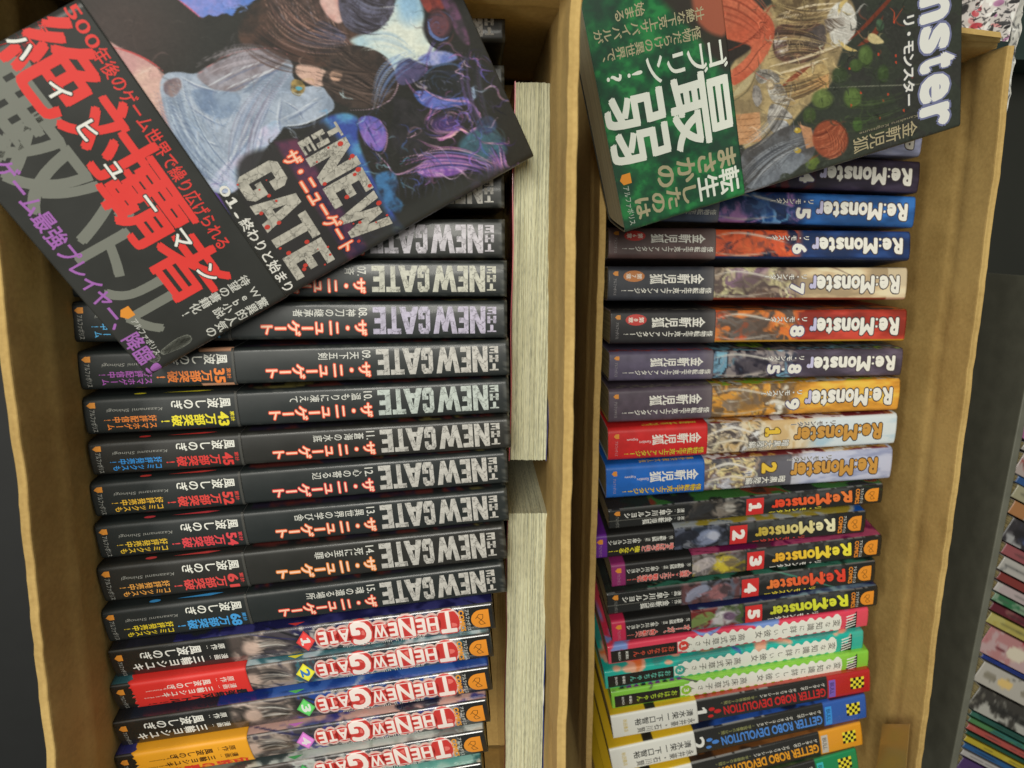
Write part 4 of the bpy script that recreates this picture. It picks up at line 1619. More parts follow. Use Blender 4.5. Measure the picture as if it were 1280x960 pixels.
# robot comics at the bottom of the right box
GR = [
    ((765, 893, 926, 1087, 839, 863), 1, (188, 40, 40), (206, 44, 44), (128, 96, 190), [(150, 36, 30), (190, 60, 40), (110, 30, 24)], 'black robot comic with a red title and red end block'),
    ((763, 934, 970, 1083, 869, 897), 2, (50, 96, 180), (80, 140, 220), (60, 150, 230), [(36, 66, 140), (50, 96, 190), (30, 40, 70)], 'black robot comic with a blue title and blue end block'),
    ((761, 977, 1012, 1079, 904, 930), 3, (234, 160, 40), (238, 164, 40), (196, 190, 180), [(150, 96, 50), (120, 76, 40), (60, 44, 34)], 'black robot comic with an orange title and orange end block'),
    ((759, 1019, 1054, 1075, 935, 963), 4, (26, 140, 84), (40, 150, 90), (60, 186, 190), [(60, 80, 40), (40, 60, 40), (90, 100, 60)], 'black robot comic with a green end block, cut by the frame'),
]
for i, (row, num, ec, tcol, lab, cov, label) in enumerate(GR):
    m4, t = stand(row, RH, 7, 182, 128)
    t = max(13, min(21, t))
    hw = t / 2

    def paint(U, SS, hw=hw, ec=ec, cov=cov, i=i):
        p = Paint(U, SS, (40, 39, 36))
        p.mix((U > 152) * 1.0, ec)
        p.art(0, 182, hw + .6, hw + 40, cov, .04, 400 + i * 3, .4, 6, .5)
        p.mix(((SS > hw + .6) & (U < 34)) * 1.0, (234, 198, 50))
        p.mix(((SS > hw - .5) & (SS < hw + .5) & (U > 56) & (U < 110) & (fbm(U * .15, U * 0, i + 3) > .4)) * .6, (210, 210, 206))
        return p.c
    P = Print()
    for a in range(5):
        for b_ in range(4):
            P.rect(168 + a * 1.9, 169.9 + a * 1.9, hw * (-.4 + b_ * .24), hw * (-.16 + b_ * .24), (240, 226, 60) if (a + b_) % 2 else (34, 32, 28), .6)
    P.rect(152.8, 157.4, -hw * .8, hw * .7, lab, .6)
    P.fit('BULL', 153.6, 156.4, -hw * .5, hw * .5, 'up', [q * .6 for q in lab], .02)
    P.vert('ゲッターロボ　デヴォリューション', 104, 150, hw * .44, hw * .3, (226, 224, 214), .016)
    P.vert('~宇宙最後の3分間~', 76, 103, hw * .44, hw * .3, (150, 152, 96), .012)
    P.fit('GETTER ROBO DEVOLUTION', 78, 150, -hw * .62, hw * .16, '180', tcol, .03, 1, shear=-.01)
    for (a, b_, r1) in ((70, .1, 2.2), (74, -.16, 2.6), (69, -.5, 2.0)):
        P.disc(a, hw * b_, r1, r1 * .7, tcol, .8, 10)
    P.fit(str(num), 56.5, 66.5, -hw * .5, hw * .5, 'up', (238, 238, 232), .02, 1)
    Pb = Print()
    Pb.vert('清水栄一', 37, 57, hw * .18, hw * .62, (40, 40, 38), .014)
    Pb.vert('下口智裕', 16, 36, hw * .18, hw * .62, (40, 40, 38), .014)
    Pb.vert('永井豪・石川賢', 17, 58, -hw * .56, hw * .5, (90, 88, 84), .008)
    Pb.fit('秋田書店', 8, 11, -hw * .5, hw * .6, 'up', (214, 190, 110), .01)

    def bp(U, SS, hw=hw):
        c = np.ones(U.shape + (3,)) * np.array((232, 232, 224), float)
        m = SS > hw + .3
        c[m] = (232, 194, 44)
        c[m & (U > 24) & (U < 32)] = (40, 38, 34)
        return c
    make_book('manga_volume', label, 'book', 'robot comic volumes in the right box', m4, 182, t, 128, paint, P, M_GLOSS, (0, 60, bp, None), Pb,
              du=.9, fine=.8, r=1.9, bulge=.7, side=SIDE)

# ------------------------------------------------------------------ the two books lying across the rows, covers up
def flat_book(o_c1, R, L, Hc, t):
    """o_c1: corner tail/spine of the top face; R columns: u, -right, normal. returns book matrix"""
    u = unit(R[:, 0])
    r = unit(-R[:, 1])
    n = unit(np.cross(u, -r))
    ex = u
    ey = n
    ez = unit(np.cross(ex, ey))       # towards the spine
    o = o_c1 - n * t / 2 - ez * Hc
    return frame(o, ex, ey, ez), ex, ey, ez, o


# --- dark cover on the left
RA = np.array([[0.865, -0.45, 0.224], [0.496, 0.836, -0.237], [-0.08, 0.316, 0.945]])
LA, HA, TA = 186.0, 124.0, 14.0
mA, exA, eyA, ezA, oA = flat_book(np.array([-130.6, -57.6, 340 - 322.3]) - 4.6 * RA[:, 0], RA, LA, HA, TA)
hwA = TA / 2


def grid_px(U, SS, o, ex, ey, ez, hw, H):
    """photograph position of every printed point of a lying cover (used to lay the picture out)"""
    d = np.clip(SS - hw, 0, None)
    P3 = o[None, None, :] + U[..., None] * ex + hw * ey + (H - d)[..., None] * ez
    c = (P3 - CAM) @ RW
    return 640 + F_PX * c[..., 0] / -c[..., 2], 480 - F_PX * c[..., 1] / -c[..., 2]


def us_of(px, py, o, ex, ey, ez, hw, H):
    p = hit(px, py, o + hw * ey, ey) - o
    return float(p @ ex), hw + H - float(p @ ez)


DK = (46, 46, 43)


def paintA(U, SS):
    X, Y = grid_px(U, SS, oA, exA, eyA, ezA, hwA, HA)
    p = Paint(X, Y, DK)
    W = lambda *a, **k: p.curve(*a, **k)
    # dusk sky and pale moon behind the cloth
    p.ell(150, 40, 70, 60, (84, 66, 62), 0, 1.2, .6)
    p.poly([(118, 40), (150, 62), (176, 72), (205, 92), (225, 120), (232, 160), (262, 215), (250, 260), (100, 40)], (222, 186, 172), col2=(206, 158, 156), ts=.03, soft=1.5)
    W([(136, 60), (165, 68), (190, 80), (206, 92)], 2.2, (206, 84, 84))
    p.poly([(222, 0), (225, -5), (330, -5), (308, 12), (300, 8), (292, 24), (284, 18), (270, 24), (262, 20), (254, 26), (240, 14)], (96, 134, 214), col2=(150, 150, 220), ts=.05)
    W([(222, 0), (240, 14), (254, 26)], 1.8, (210, 110, 140))
    W([(290, 18), (302, 10), (310, 14), (298, 19)], 2, (110, 140, 200))
    # deep brown shadow mass
    p.poly([(300, 30), (330, -5), (420, -5), (470, 40), (440, 90), (380, 84), (340, 60), (300, 60)], (50, 44, 40), col2=(86, 64, 54), ts=.06, soft=4)
    # bright sky glow on the far side
    p.poly([(436, 52), (470, 40), (494, 8), (500, -6), (524, -6), (532, 22), (532, 48), (548, 62), (536, 80), (502, 86), (486, 92), (470, 70), (446, 60)], (176, 208, 222), col2=(222, 230, 216), ts=.03, soft=5)
    p.ell(500, 48, 30, 26, (232, 236, 222), 0, .9, .9)
    p.ell(512, 10, 14, 22, (140, 184, 222), 0, .9, .7)
    # crystal blue ground under the title
    p.poly([(404, 150), (432, 142), (452, 150), (446, 176), (474, 240), (500, 280), (520, 300), (480, 300), (430, 180), (398, 160)], (92, 156, 200), col2=(60, 80, 160), ts=.05, soft=4)
    p.poly([(255, 236), (268, 232), (320, 330), (334, 372), (300, 330)], (70, 80, 190), col2=(120, 80, 180), ts=.06, soft=3)
    # cloth: wide pleated robe reduced to folds
    robe = [(246, 96), (264, 84), (308, 66), (346, 64), (362, 74), (368, 84), (366, 96), (376, 112), (404, 108), (420, 130), (418, 142), (378, 160), (356, 160), (352, 168), (334, 186), (322, 214), (282, 246), (262, 240), (248, 214), (236, 196), (222, 176), (210, 150), (200, 112), (206, 94), (226, 92)]
    p.poly(robe, (140, 154, 174), col2=(176, 188, 206), ts=.04, soft=1.4)
    p.poly([(246, 96), (264, 84), (308, 66), (346, 64), (362, 74), (350, 90), (320, 100), (300, 118), (270, 116), (252, 104)], (134, 124, 130), col2=(160, 156, 166), ts=.08, soft=2)
    p.poly([(258, 232), (300, 190), (330, 160), (350, 150), (354, 166), (330, 190), (300, 240), (282, 246)], (168, 190, 214), col2=(204, 200, 226), ts=.06, soft=2)
    p.poly([(206, 104), (226, 98), (230, 112), (218, 126), (206, 118)], (120, 104, 112), col2=(150, 130, 130), ts=.1, soft=2)
    p.poly([(236, 112), (280, 116), (304, 120), (300, 140), (280, 154), (250, 140)], (120, 140, 170), col2=(146, 164, 188), ts=.06, soft=3)
    folds = [[(228, 100), (236, 130), (262, 150), (282, 158)], [(228, 98), (246, 108), (274, 116)], [(212, 128), (232, 160), (248, 200)], [(262, 110), (300, 90), (350, 72)], [(274, 118), (310, 102), (354, 84)],
             [(300, 118), (330, 96), (362, 78)], [(340, 110), (328, 150), (290, 200), (262, 236)], [(352, 124), (348, 148), (350, 166)], [(316, 146), (300, 180), (280, 220)], [(356, 128), (372, 138), (378, 150)],
             [(352, 152), (376, 140), (404, 120)], [(240, 160), (256, 176), (276, 184)], [(226, 150), (244, 190), (262, 226)], [(330, 152), (322, 190), (306, 216)], [(350, 160), (384, 156), (416, 140)]]
    for k, fo in enumerate(folds):
        W(fo, 1.5, (222, 228, 236), .75)
        W([(a + 2.6, b_ + 3.2) for a, b_ in fo], 2.4, (92, 106, 140), .45)
    for k in range(16):
        a = 215 + k * 9.5
        W([(a, 128 + k % 5 * 9), (a + 8, 140 + k % 4 * 10), (a + 18, 146 + k % 6 * 9)], 1.1, (200, 212, 226) if k % 2 else (100, 124, 160), .5)
    W([(248, 96), (290, 70), (346, 63), (366, 76)], 1.6, (214, 130, 130), .8)
    p.poly([(366, 100), (380, 104), (384, 114), (376, 124), (364, 118)], (176, 150, 90), col2=(110, 96, 60), ts=.2)
    p.ell(375, 113, 4, 2.6, (90, 170, 190))
    p.poly([(372, 82), (392, 84), (412, 92), (418, 104), (400, 112), (384, 106), (370, 94)], (214, 176, 160), col2=(226, 194, 176), ts=.05, soft=2)
    # dark flowing shapes with light strands
    p.poly([(330, 0), (352, -5), (400, -5), (420, 20), (440, 48), (424, 66), (400, 62), (372, 50), (350, 30)], (66, 54, 50), col2=(96, 76, 70), ts=.08, soft=3)
    for k in range(18):
        a = 330 + k * 5
        W([(a, -4 + k * .6), (a + 12, 24 + k), (a + 34, 44 + k * 1.3), (a + 60, 56 + k * 1.1)], .9 + k % 3 * .4, [(196, 156, 140), (120, 84, 76), (60, 50, 50), (150, 140, 150)][k % 4], .8)
    p.poly([(400, 60), (424, 58), (460, 60), (484, 72), (497, 92), (500, 108), (492, 126), (470, 138), (440, 138), (420, 130), (408, 116), (402, 100), (416, 84), (410, 70)], (54, 48, 45), col2=(74, 62, 56), ts=.1, soft=1.6)
    for k in range(13):
        W([(404 + k * 3, 62 + k * .5), (432 + k * 3.6, 64 + k * 3.2), (462 + k * 2.5, 84 + k * 2.6), (474 + k * .6, 108 + k * 1.8)], .8, (104, 88, 80) if k % 2 else (40, 35, 33), .6)
    W([(478, 72), (494, 88), (499, 106), (490, 126), (468, 138), (440, 140)], 1.3, (190, 160, 176), .9)
    W([(480, 72), (492, 84), (497, 98)], 1.6, (214, 222, 224), .6)
    HB_ = [(44, 38, 36), (60, 50, 46), (92, 76, 68), (34, 30, 29), (120, 100, 92)]
    p.locks((400, 70), (496, 112), 30, 60, HB_, 21, .12, 2.0, .8)
    p.locks((404, 86), (486, 130), 26, 46, HB_, 22, -.05, 2.0, .8)
    p.poly([(412, 96), (420, 88), (430, 92), (428, 102), (418, 106)], (214, 172, 148), soft=2)
    p.locks((396, 84), (470, 96), 12, 14, HB_[:3], 23, .1, 2.2, .9)
    W([(424, 116), (432, 124), (444, 126)], 1.6, (190, 214, 220), .8)
    W([(430, 114), (430, 126)], 1.3, (190, 214, 220), .8)
    # second mass: grey blue tufts above a rosy collar
    p.poly([(398, 0), (424, -6), (440, 0), (436, 24), (424, 34), (408, 20)], (206, 150, 142), col2=(220, 184, 176), ts=.05, soft=2)
    p.poly([(424, -6), (496, -6), (494, 16), (486, 30), (470, 44), (446, 46), (430, 34), (424, 10)], (60, 56, 62), col2=(96, 94, 112), ts=.12, soft=2)
    p.locks((430, 2), (492, 20), 22, 44, [(44, 40, 46), (70, 66, 78), (104, 104, 128), (140, 146, 176), (52, 46, 50)], 31, .2, 1.8, .8)
    p.locks((434, 20), (484, 40), 12, 24, [(44, 40, 46), (70, 66, 78), (120, 120, 150)], 32, .15, 1.6, .8)
    p.poly([(400, 26), (420, 36), (436, 48), (428, 58), (400, 52), (392, 40)], (60, 60, 74), col2=(96, 96, 122), ts=.1, soft=2)
    p.locks((350, 40), (438, 56), 14, 30, [(70, 60, 66), (100, 96, 116), (48, 44, 48), (130, 116, 120)], 33, .1, 1.6, .8)
    # smoky shapes on the far side
    p.poly([(498, 80), (512, 74), (524, 80), (540, 90), (520, 106), (500, 110), (494, 96)], (70, 72, 104), col2=(90, 84, 120), ts=.08, soft=2)
    p.poly([(522, -6), (556, -6), (560, 12), (545, 18), (536, 20), (528, 6)], (150, 70, 62), col2=(120, 60, 60), ts=.1, soft=2)
    p.poly([(548, -6), (566, -6), (592, 60), (578, 56), (560, 20)], (110, 76, 104), col2=(66, 58, 66), ts=.1, soft=3)
    p.ell(548, 36, 18, 22, (40, 40, 42), 0, .3)
    p.ell(550, 34, 14, 16, (110, 74, 84), 0, .5, .9)
    W([(536, 26), (540, 44), (552, 52), (564, 48)], 4, (104, 134, 200), .8)
    W([(532, 36), (540, 58), (560, 64), (570, 62)], 3.4, (40, 40, 42))
    p.poly([(520, 76), (540, 66), (560, 66), (576, 74), (560, 82), (536, 86)], (110, 128, 196), col2=(176, 180, 220), ts=.08, soft=3)
    p.ell(556, 108, 30, 22, (44, 46, 46), 0, .3)
    W([(528, 100), (544, 86), (566, 82), (584, 90)], 3.2, (74, 96, 132), .8)
    p.poly([(516, 118), (530, 114), (548, 122), (564, 126), (584, 122), (590, 132), (566, 136), (548, 140), (528, 134)], (72, 100, 176), col2=(110, 120, 200), ts=.12, soft=2)
    W([(524, 108), (544, 122), (566, 128), (588, 130), (600, 146), (604, 162)], 3, (200, 150, 190), .9)
    W([(600, 140), (602, 158), (590, 166), (604, 162)], 4, (196, 140, 190), .9)
    p.poly([(590, 112), (596, 108), (598, 122), (592, 128)], (150, 170, 200), soft=2)
    W([(552, 140), (536, 150), (534, 164), (548, 176), (562, 172), (574, 162), (590, 172), (604, 166)], 4.4, (184, 118, 176), .95)
    W([(552, 176), (566, 172), (576, 164), (590, 170)], 3.0, (238, 186, 196), .9)
    p.ell(556, 158, 18, 10, (78, 58, 120), -10, .8, .8)
    p.poly([(448, 150), (462, 146), (478, 152), (486, 172), (480, 192), (466, 190), (452, 172)], (92, 96, 180), col2=(140, 110, 190), ts=.1, soft=1.5)
    W([(456, 150), (464, 168), (474, 186)], 2.4, (60, 66, 140), .8)
    W([(474, 150), (485, 168), (482, 190), (472, 196)], 1.3, (200, 150, 190), .8)
    p.poly([(490, 120), (520, 130), (540, 160), (556, 190), (520, 200), (496, 196), (488, 170), (494, 140)], (44, 44, 44), col2=(56, 54, 56), ts=.1, soft=4)
    W([(470, 192), (484, 206), (496, 220), (520, 212), (548, 196), (576, 198), (604, 206), (618, 216)], 2.4, (196, 150, 190), .8)
    p.poly([(520, 212), (548, 196), (580, 198), (590, 210), (570, 222), (540, 224), (524, 220)], (126, 84, 170), col2=(190, 140, 200), ts=.1, soft=3)
    W([(524, 220), (548, 218), (566, 226), (584, 214)], 1.4, (206, 180, 206), .8)
    W([(588, 198), (606, 204), (622, 216)], 1.4, (222, 196, 180), .8)
    p.poly([(584, 168), (612, 160), (632, 176), (634, 196), (612, 206), (584, 198), (572, 186)], (72, 112, 128), col2=(64, 84, 96), ts=.06, soft=6)
    p.poly([(596, 150), (616, 146), (624, 160), (612, 172), (596, 166)], (66, 80, 120), col2=(60, 66, 84), ts=.1, soft=3)
    p.poly([(466, 220), (492, 214), (500, 230), (494, 246), (506, 256), (500, 272), (480, 256)], (70, 120, 170), col2=(50, 60, 80), ts=.1, soft=3)
    for k in range(10):
        W([(488 + k * 9, 214 + k % 3 * 6), (498 + k * 9, 230 + k % 4 * 5), (500 + k * 8, 250)], 1.0, (86, 92, 130), .5)
    SM = [(184, 118, 176), (120, 96, 190), (72, 84, 160), (222, 170, 200), (44, 44, 60), (90, 70, 140)]
    p.swirl(562, 152, 34, 60, SM, 41, 2.0, .75, .6, -.3)
    p.swirl(556, 110, 32, 40, [(40, 42, 46), (74, 96, 132), (60, 70, 110), (150, 160, 200)], 42, 1.8, .7, .7, .2)
    p.swirl(468, 170, 18, 26, [(92, 96, 180), (150, 130, 200), (60, 66, 140), (180, 190, 230)], 43, 1.8, .7, 1.3, .4)
    p.swirl(550, 36, 20, 24, [(40, 40, 44), (90, 110, 170), (130, 70, 70), (60, 60, 80)], 44, 2.2, .7, 1, 0)
    p.locks((500, 214), (632, 220), 14, 40, SM, 45, -.12, 1.8, .7)
    p.locks((590, 60), (612, 170), 16, 26, [(70, 74, 84), (44, 46, 50), (96, 80, 120)], 46, .1, 2, .6)
    p.swirl(612, 176, 26, 30, [(72, 112, 128), (96, 140, 150), (54, 74, 90)], 47, 2.2, .5, .8)
    p.locks((530, 70), (470, 140), 12, 20, [(90, 120, 180), (60, 64, 96), (170, 190, 220)], 48, .2, 1.8, .6)
    p.locks((450, 60), (520, 76), 16, 20, [(200, 214, 216), (232, 236, 222), (160, 190, 214)], 49, -.2, 3.5, .4)
    p.locks((215, 100), (300, 236), 26, 60, [(200, 214, 228), (112, 134, 166), (160, 180, 204), (92, 110, 144)], 50, .12, 1.5, .6)
    p.locks((300, 236), (356, 90), 22, 50, [(206, 212, 230), (112, 128, 160), (168, 182, 206), (140, 130, 150)], 51, -.12, 1.5, .6)
    p.locks((246, 96), (360, 74), 16, 40, [(170, 160, 166), (112, 104, 112), (190, 184, 196)], 52, -.12, 1.4, .6)
    p.locks((330, -4), (430, 60), 34, 60, [(60, 48, 46), (110, 80, 72), (180, 140, 126), (40, 34, 34)], 53, .15, 1.4, .75)
    p.locks((300, 40), (400, 88), 18, 30, [(60, 46, 42), (86, 62, 54), (44, 38, 36)], 54, .1, 2.4, .5)
    p.locks((404, 150), (470, 270), 16, 30, [(92, 156, 200), (60, 80, 160), (150, 196, 220), (50, 60, 100)], 55, .1, 1.8, .6)
    p.brush(260, 34, 62, 505, 650, 60, 240, .022, .35, .6, 1.8, SM)
    p.brush(500, 24, 63, 100, 650, -5, 240, .03, .35, .5, 1.7)
    p.brush(120, 22, 64, 396, 510, 140, 300, .04, .3, .5, 1.8, [(92, 156, 200), (60, 80, 160), (150, 196, 220), (46, 46, 60)])
    p.grain(.10, .35, 60)
    # title grounds and splashes
    p.poly([(396, 156), (410, 152), (510, 300), (450, 330), (366, 190), (380, 176)], (50, 48, 50), .92, soft=8)
    p.poly([(296, 196), (360, 182), (450, 330), (384, 372), (300, 250)], (50, 48, 48), .92, soft=8)
    p.poly([(345, 180), (372, 176), (466, 320), (440, 330)], (56, 44, 74), .8, soft=6, col2=(120, 60, 90), ts=.07)
    p.poly([(505, 258), (600, 215), (660, 205), (560, 270), (440, 335)], (56, 57, 54), .8, soft=10)
    return p.c


PA = Print()
uA = lambda x, y: us_of(x, y, oA, exA, eyA, ezA, hwA, HA)


def line_box(P, txt, a, b_, wpx_mm, col, bold=.0, layer=1, crack=False, each=True, **k):
    """lettering whose base runs from photo point a to b_ across the cover"""
    ua, sa = a
    ub, sb = b_
    n = len(txt)
    uc = (ua + ub) / 2
    P.fit(txt, uc, uc + wpx_mm, sb, sa, 'up', col, bold, layer, crack=crack, **k)


# title words: each letter its own box so that the slant of the block is followed
stone = (188, 184, 172)
a0 = uA(383.7, 200.4)
a1 = uA(444.5, 308)
hA = uA(434, 173)[0] - a0[0]
for k, (ch, q0, q1) in enumerate((('N', 0, .305), ('E', .335, .575), ('W', .60, 1.0))):
    sa = a0[1] + (a1[1] - a0[1]) * q0
    sb = a0[1] + (a1[1] - a0[1]) * q1
    ub = a0[0] + (a1[0] - a0[0]) * (q0 + q1) / 2
    PA.block(ch, ub, ub + hA, sb, sa, 'up', stone, 2)
NEWU = a0[0]
for k, ch in enumerate('THE'):
    u_ = NEWU + hA - hA / 3 * (k + 1)
    PA.block(ch, u_ + .4, u_ + hA / 3 - .5, a0[1] + .9, a0[1] + 6.6, 'up', stone, 2)
g0 = uA(294, 227)
g1 = uA(372, 353)
hG = uA(345, 198)[0] - g0[0]
for k, (ch, q0, q1) in enumerate((('G', 0, .235), ('A', .245, .51), ('T', .50, .74), ('E', .765, 1.0))):
    sa = g0[1] + (g1[1] - g0[1]) * q0
    sb = g0[1] + (g1[1] - g0[1]) * q1
    ub = g0[0] + (g1[0] - g0[0]) * (q0 + q1) / 2
    PA.block(ch, ub, ub + hG, sb, sa, 'up', stone, 2)
rb_ = random.Random(5)
for k in range(34):
    base, s_a, s_b, hh = ((NEWU, a0[1], a1[1], 17) if k % 2 else (g0[0], g0[1], g1[1], 17))
    uu = base + rb_.uniform(0, hh)
    sp = s_a + (s_b - s_a) * rb_.random()
    r_ = rb_.uniform(.3, 1.3)
    PA.disc(uu, sp, r_, r_ * .8, (196, 62, 50), 4 + k * .01, 7)
k0 = uA(365, 190)
k1 = uA(436, 318)
PA_g = 'ザ・ニューゲート'
n = len(PA_g)
for k, ch in enumerate(PA_g):
    sa = k0[1] + (k1[1] - k0[1]) * k / n
    sb = k0[1] + (k1[1] - k0[1]) * (k + 1) / n
    um = (k0[0] + k1[0]) / 2
    for io, co, tr, xl in stamps(ch, .02, .07, True):
        q = co.copy()
        PA.add(np.stack([um + (q[:, 1] - .38) * 7.6, sa - (0 - 0) + (sb - sa) * 0 + (sb - sa) * q[:, 0]], 1), tr[:, ::1] if sb < sa else tr[:, ::-1], (236, 96, 58) if io else (252, 206, 176), 3 + (0 if io else .5) + xl)


def run_line(P, txt, p0, p1, size, col, bold=0.0, layer=1, uA=uA, **k):
    """horizontal writing of the cover: first character at photo point p0, last ends at p1"""
    a = uA(*p0)
    b_ = uA(*p1)
    n = len(txt)
    for i_, ch in enumerate(txt):
        sa = a[1] + (b_[1] - a[1]) * i_ / n
        sb = a[1] + (b_[1] - a[1]) * (i_ + 1) / n
        um = a[0] + (b_[0] - a[0]) * (i_ + .5) / n
        if ord(ch) < 256:
            P.fit(ch, um - size * .36, um + size * .36, sb + .3, sa - .3, 'up', col, bold, layer, **k)
            continue
        for io, co, tr, xl in stamps(ch, bold, k.get('ow', .03), k.get('out') is not None):
            P.add(np.stack([um + (co[:, 1] - .38) * size, sa + (sb - sa) * co[:, 0]], 1), tr, k['out'] if io else col, (layer - .5 if io else layer) + xl)


run_line(PA, '01.終わりと始まり', (278, 234), (365, 366), 5.4, (232, 230, 222), .016, 3)
PBA = Print()
RED = (232, 62, 56)
run_line(PBA, '500年後のゲーム世界で繰り広げられる', (88, 8), (284, 312), 6.4, RED, .012, 1)
for ch, c0, sz in (('絶', (66, 82), 30), ('対', (140, 178), 27), ('覇', (186, 258), 29), ('者', (238, 336), 27)):
    a = uA(*c0)
    for io, co, tr, xl in stamps(ch, .024, 0, False):
        PBA.add(np.stack([a[0] + (co[:, 1] - .38) * sz, a[1] - (co[:, 0] - .5) * sz * 1.06], 1), tr, RED, 2.2 + xl)
for ch, c0 in (('ハ', (30, 60)), ('イ', (75, 116)), ('ヒ', (112, 164)), ('ュ', (148, 212)), ('ー', (190, 256)), ('マ', (228, 300)), ('ン', (262, 342))):
    a = uA(*c0)
    sz = 8.5
    for io, co, tr, xl in stamps(ch, .02, .05, True):
        PBA.add(np.stack([a[0] + (co[:, 1] - .38) * sz, a[1] - (co[:, 0] - .5) * sz], 1), tr, (50, 48, 46) if io else (240, 240, 232), 3.4 + (0 if io else .4) + xl)
GRY = (124, 126, 117)
for ch, c0, sz in (('無', (10, 130), 32), ('双', (52, 206), 30), ('バ', (110, 258), 27), ('ト', (138, 318), 27), ('ル', (186, 380), 27), ('!', (218, 436), 26)):
    a = uA(*c0)
    for io, co, tr, xl in stamps(ch, .03, 0, False):
        cx = .5 if ord(ch) > 256 else .15
        if ord(ch) < 256:
            xl = 0
        PBA.add(np.stack([a[0] + (co[:, 1] - .38) * sz, a[1] - (co[:, 0] - cx) * sz], 1), tr, GRY, 1.2 + xl)
run_line(PBA, 'ゲーム最強プレイヤー、降臨!', (2, 204), (200, 470), 8.4, (168, 104, 184), .022, 1.9)
for k, (txt, p0, p1) in enumerate((('驚異的人気の', (335, 376), (260, 420)), ('Web小説', (325, 363), (270, 396)), ('待望の書籍化!', (312, 348), (229, 398)))):
    a = uA(*p0)
    b_ = uA(*p1)
    PBA.vert(txt, b_[0], a[0], (a[1] + b_[1]) / 2, 4.4, (214, 214, 206), .012)
a = uA(160, 393)
PBA.shape([(a[0] + 2.4, a[1] + 2.2), (a[0] + 2.4, a[1] - 2.2), (a[0] - 1, a[1] - 2.2), (a[0] - 2.8, a[1]), (a[0] - 1, a[1] + 2.2)], LOGO, 3)
run_line(PBA, 'アルファポリス', (168, 400), (200, 444), 3.0, (206, 206, 200), .01, 3)

PBA.items = [(p_, t_[(p_[t_][:, :, 0].min(1) > .6)], c_, l_, k_) for p_, t_, c_, l_, k_ in PBA.items]
PBA.items = [q_ for q_ in PBA.items if len(q_[1])]
sideA = [.5] + list(np.arange(1.2, 116, .42)) + [119, 122]


def bandA(U, SS):
    c = np.ones(U.shape + (3,)) * np.array((48, 49, 46), float)
    return c + ((fbm(U * .05, SS * .05, 8) - .5) * 6)[..., None]


make_book('light_novel', 'large dark novel lying cover up on the black rows, red and grey writing', 'book', 'books lying on top of the rows', mA, LA, TA, HA,
          paintA, PA, M_MATTE, (0, 66.2, bandA, None), PBA, du=.42, fine=1.2, r=2.6, bulge=.6, side=sideA, pages=M_PAGE_PALE)

# --- green banded cover on the right
RB = np.array([[0.951, -0.277, 0.138], [0.303, 0.923, -0.237], [-0.061, 0.267, 0.962]])
LB, HB, TB = 188.0, 128.0, 29.0
mB, exB, eyB, ezB, oB = flat_book(np.array([79.0, 1.8, 340 - 400.7]), RB, LB, HB, TB)
hwB = TB / 2
uB = lambda x, y: us_of(x, y, oB, exB, eyB, ezB, hwB, HB)


